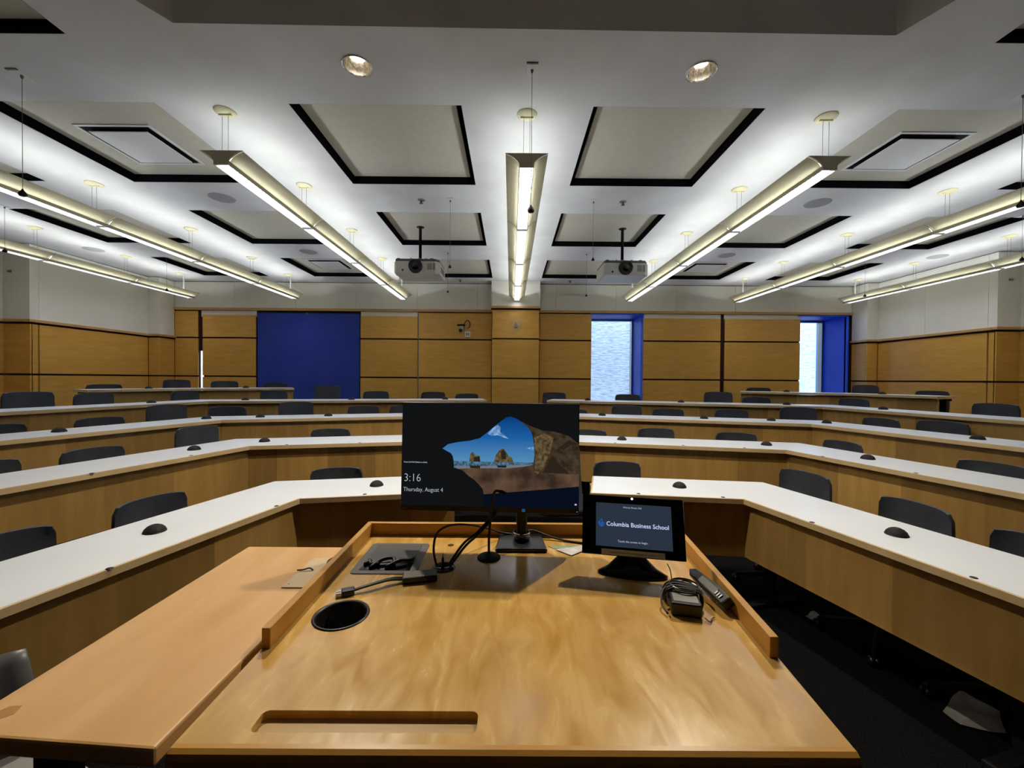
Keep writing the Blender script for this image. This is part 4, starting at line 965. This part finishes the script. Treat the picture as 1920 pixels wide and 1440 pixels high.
# power adapter with wound cord
pa = empty('power_adapter', Lz(.384, .905, 0), math.radians(-14)); tag(pa, 'black power adapter wrapped in its cord near the right rim', 'power adapter')
c = MB(); c.box(-.031, .031, -.042, .042, .001, .030); c.build('brick', 'black', pa, bevel=.004)
c = MB(); c.box(-.025, .025, -.035, .000, .0302, .0308); c.build('label', mat('adapter_label', (120, 120, 116), .4), pa)
c = MB()
for i in range(6):
    y = .002+i*.006; a0 = i*.4
    c.tube(spline([(-.036-.002*(i % 3), y, .004), (-.037, y+.004, .026), (-.02, y+.006, .037+.002*(i % 2)), (.01, y+.004, .038), (.034, y-.002, .034), (.038+.002*(i % 2), y-.006, .016), (.036, y-.006, .003)], 5), .0022, 6)
c.tube(spline([(-.03, .03, .03), (-.042, .01, .028), (-.048, -.02, .014), (-.038, -.045, .006)], 5), .0022, 6)
c.build('wound_cord', 'cableblk', pa)
c = MB(); c.tube(spline([(-.02, .042, .03), (-.018, .06, .038), (-.020, .075, .05), (-.024, .09, .055)], 5), .0012, 6); c.tube(spline([(-.01, .045, .03), (.01, .056, .034), (.028, .05, .03), (.036, .03, .02)], 5), .0015, 6)
c.tube(spline([(.036, -.04, .004), (.044, -.05, .003), (.05, -.036, .003), (.056, -.03, .003)], 5), .0012, 6); c.build('loose_lead', 'cable', pa)
c = MB(); c.lathe([(.030, .0), (.034, .003), (.030, .006)], (.005, .028, .034), 20); c.build('silver_band', 'steel', pa)
# handset leaning on the rim
hs_ = empty('handset', Lz(.468, .955, .0), math.radians(5)); tag(hs_, 'dark handheld remote leaning against the right rim behind the power adapter', 'remote control')
mx = Matrix.Rotation(math.radians(-38), 4, 'Y')
c = MB(); c.prism([(-.012, -.075), (.014, -.078), (.018, -.03), (.014, .06), (.002, .078), (-.010, .06)], .0, .022, Matrix.Translation((0, 0, .012)) @ mx); c.build('body', 'black', hs_, bevel=.004)
c = MB(); c.prism([(-.005, -.04), (.010, -.042), (.010, .045), (.002, .06), (-.005, .05)], .0222, .0236, Matrix.Translation((0, 0, .012)) @ mx); c.build('face_plate', mat('handset_grey', (96, 94, 90), .35, .4), hs_)
c = MB()
for i in range(3): c.box(-.004, .006, -.062+i*.008, -.058+i*.008, .0222, .0245, Matrix.Translation((0, 0, .012)) @ mx)
c.build('button', 'steel', hs_)

# grey chair beside the side table, bottom left
gch = empty('grey_chair', (-1.29, .94, 0), math.radians(70)); tag(gch, 'grey moulded chair beside the side table, cut by the left edge', 'chair')
b = MB(); rows_ = []
for i in range(9):
    v = i/8; z = .44+.27*v; wd = .21-.01*v
    rows_.append([(wd*math.sin(a)/math.sin(1.0), .20+.05*v-.09*(1-math.cos(a))*1.5-.02*math.sin(v*PI), z) for a in [(-1+2*jj/10) for jj in range(11)]])
b.grid(rows_); b.build('backrest', mottle(mat('grey_shell', (92, 92, 92), .35), (86, 86, 86), (98, 98, 98), nscale=3)[0], gch, solid=.014)
b = MB(); b.prism([(.22*math.copysign(abs(math.cos(a))**.5, math.cos(a)), -.02+.21*math.copysign(abs(math.sin(a))**.5, math.sin(a))) for a in [2*PI*i/24 for i in range(24)]], .41, .44); b.build('seat', mat('seat_grey', (150, 148, 144), .5), gch, bevel=.01)
b = MB(); b.lathe([(0, .08), (.028, .08), (.028, .41), (0, .41)], seg=14); b.build('column', 'black', gch)
hub = MB(); hub.lathe([(0, .05), (.045, .05), (.045, .09), (0, .1)], seg=14); hub = hub.build('star_base', 'blackm', gch)
for i in range(5):
    a = 2*PI*i/5; q = MB(); q.tube([(0, 0, .075), (.26*math.cos(a), .26*math.sin(a), .055)], [.022, .014], 8); q.build('star_arm', 'blackm', hub)
    q = MB(); q.lathe([(0, -.02), (.025, -.018), (.025, .018), (0, .02)], seg=12, mx=Matrix.Translation((.26*math.cos(a), .26*math.sin(a), .025)) @ Matrix.Rotation(a, 4, 'Z') @ Matrix.Rotation(PI/2, 4, 'X')); q.tube([(.26*math.cos(a), .26*math.sin(a), .03), (.26*math.cos(a), .26*math.sin(a), .06)], .007, 6); q.build('castor', 'black', gch)

# litter on the carpet under the right front desk
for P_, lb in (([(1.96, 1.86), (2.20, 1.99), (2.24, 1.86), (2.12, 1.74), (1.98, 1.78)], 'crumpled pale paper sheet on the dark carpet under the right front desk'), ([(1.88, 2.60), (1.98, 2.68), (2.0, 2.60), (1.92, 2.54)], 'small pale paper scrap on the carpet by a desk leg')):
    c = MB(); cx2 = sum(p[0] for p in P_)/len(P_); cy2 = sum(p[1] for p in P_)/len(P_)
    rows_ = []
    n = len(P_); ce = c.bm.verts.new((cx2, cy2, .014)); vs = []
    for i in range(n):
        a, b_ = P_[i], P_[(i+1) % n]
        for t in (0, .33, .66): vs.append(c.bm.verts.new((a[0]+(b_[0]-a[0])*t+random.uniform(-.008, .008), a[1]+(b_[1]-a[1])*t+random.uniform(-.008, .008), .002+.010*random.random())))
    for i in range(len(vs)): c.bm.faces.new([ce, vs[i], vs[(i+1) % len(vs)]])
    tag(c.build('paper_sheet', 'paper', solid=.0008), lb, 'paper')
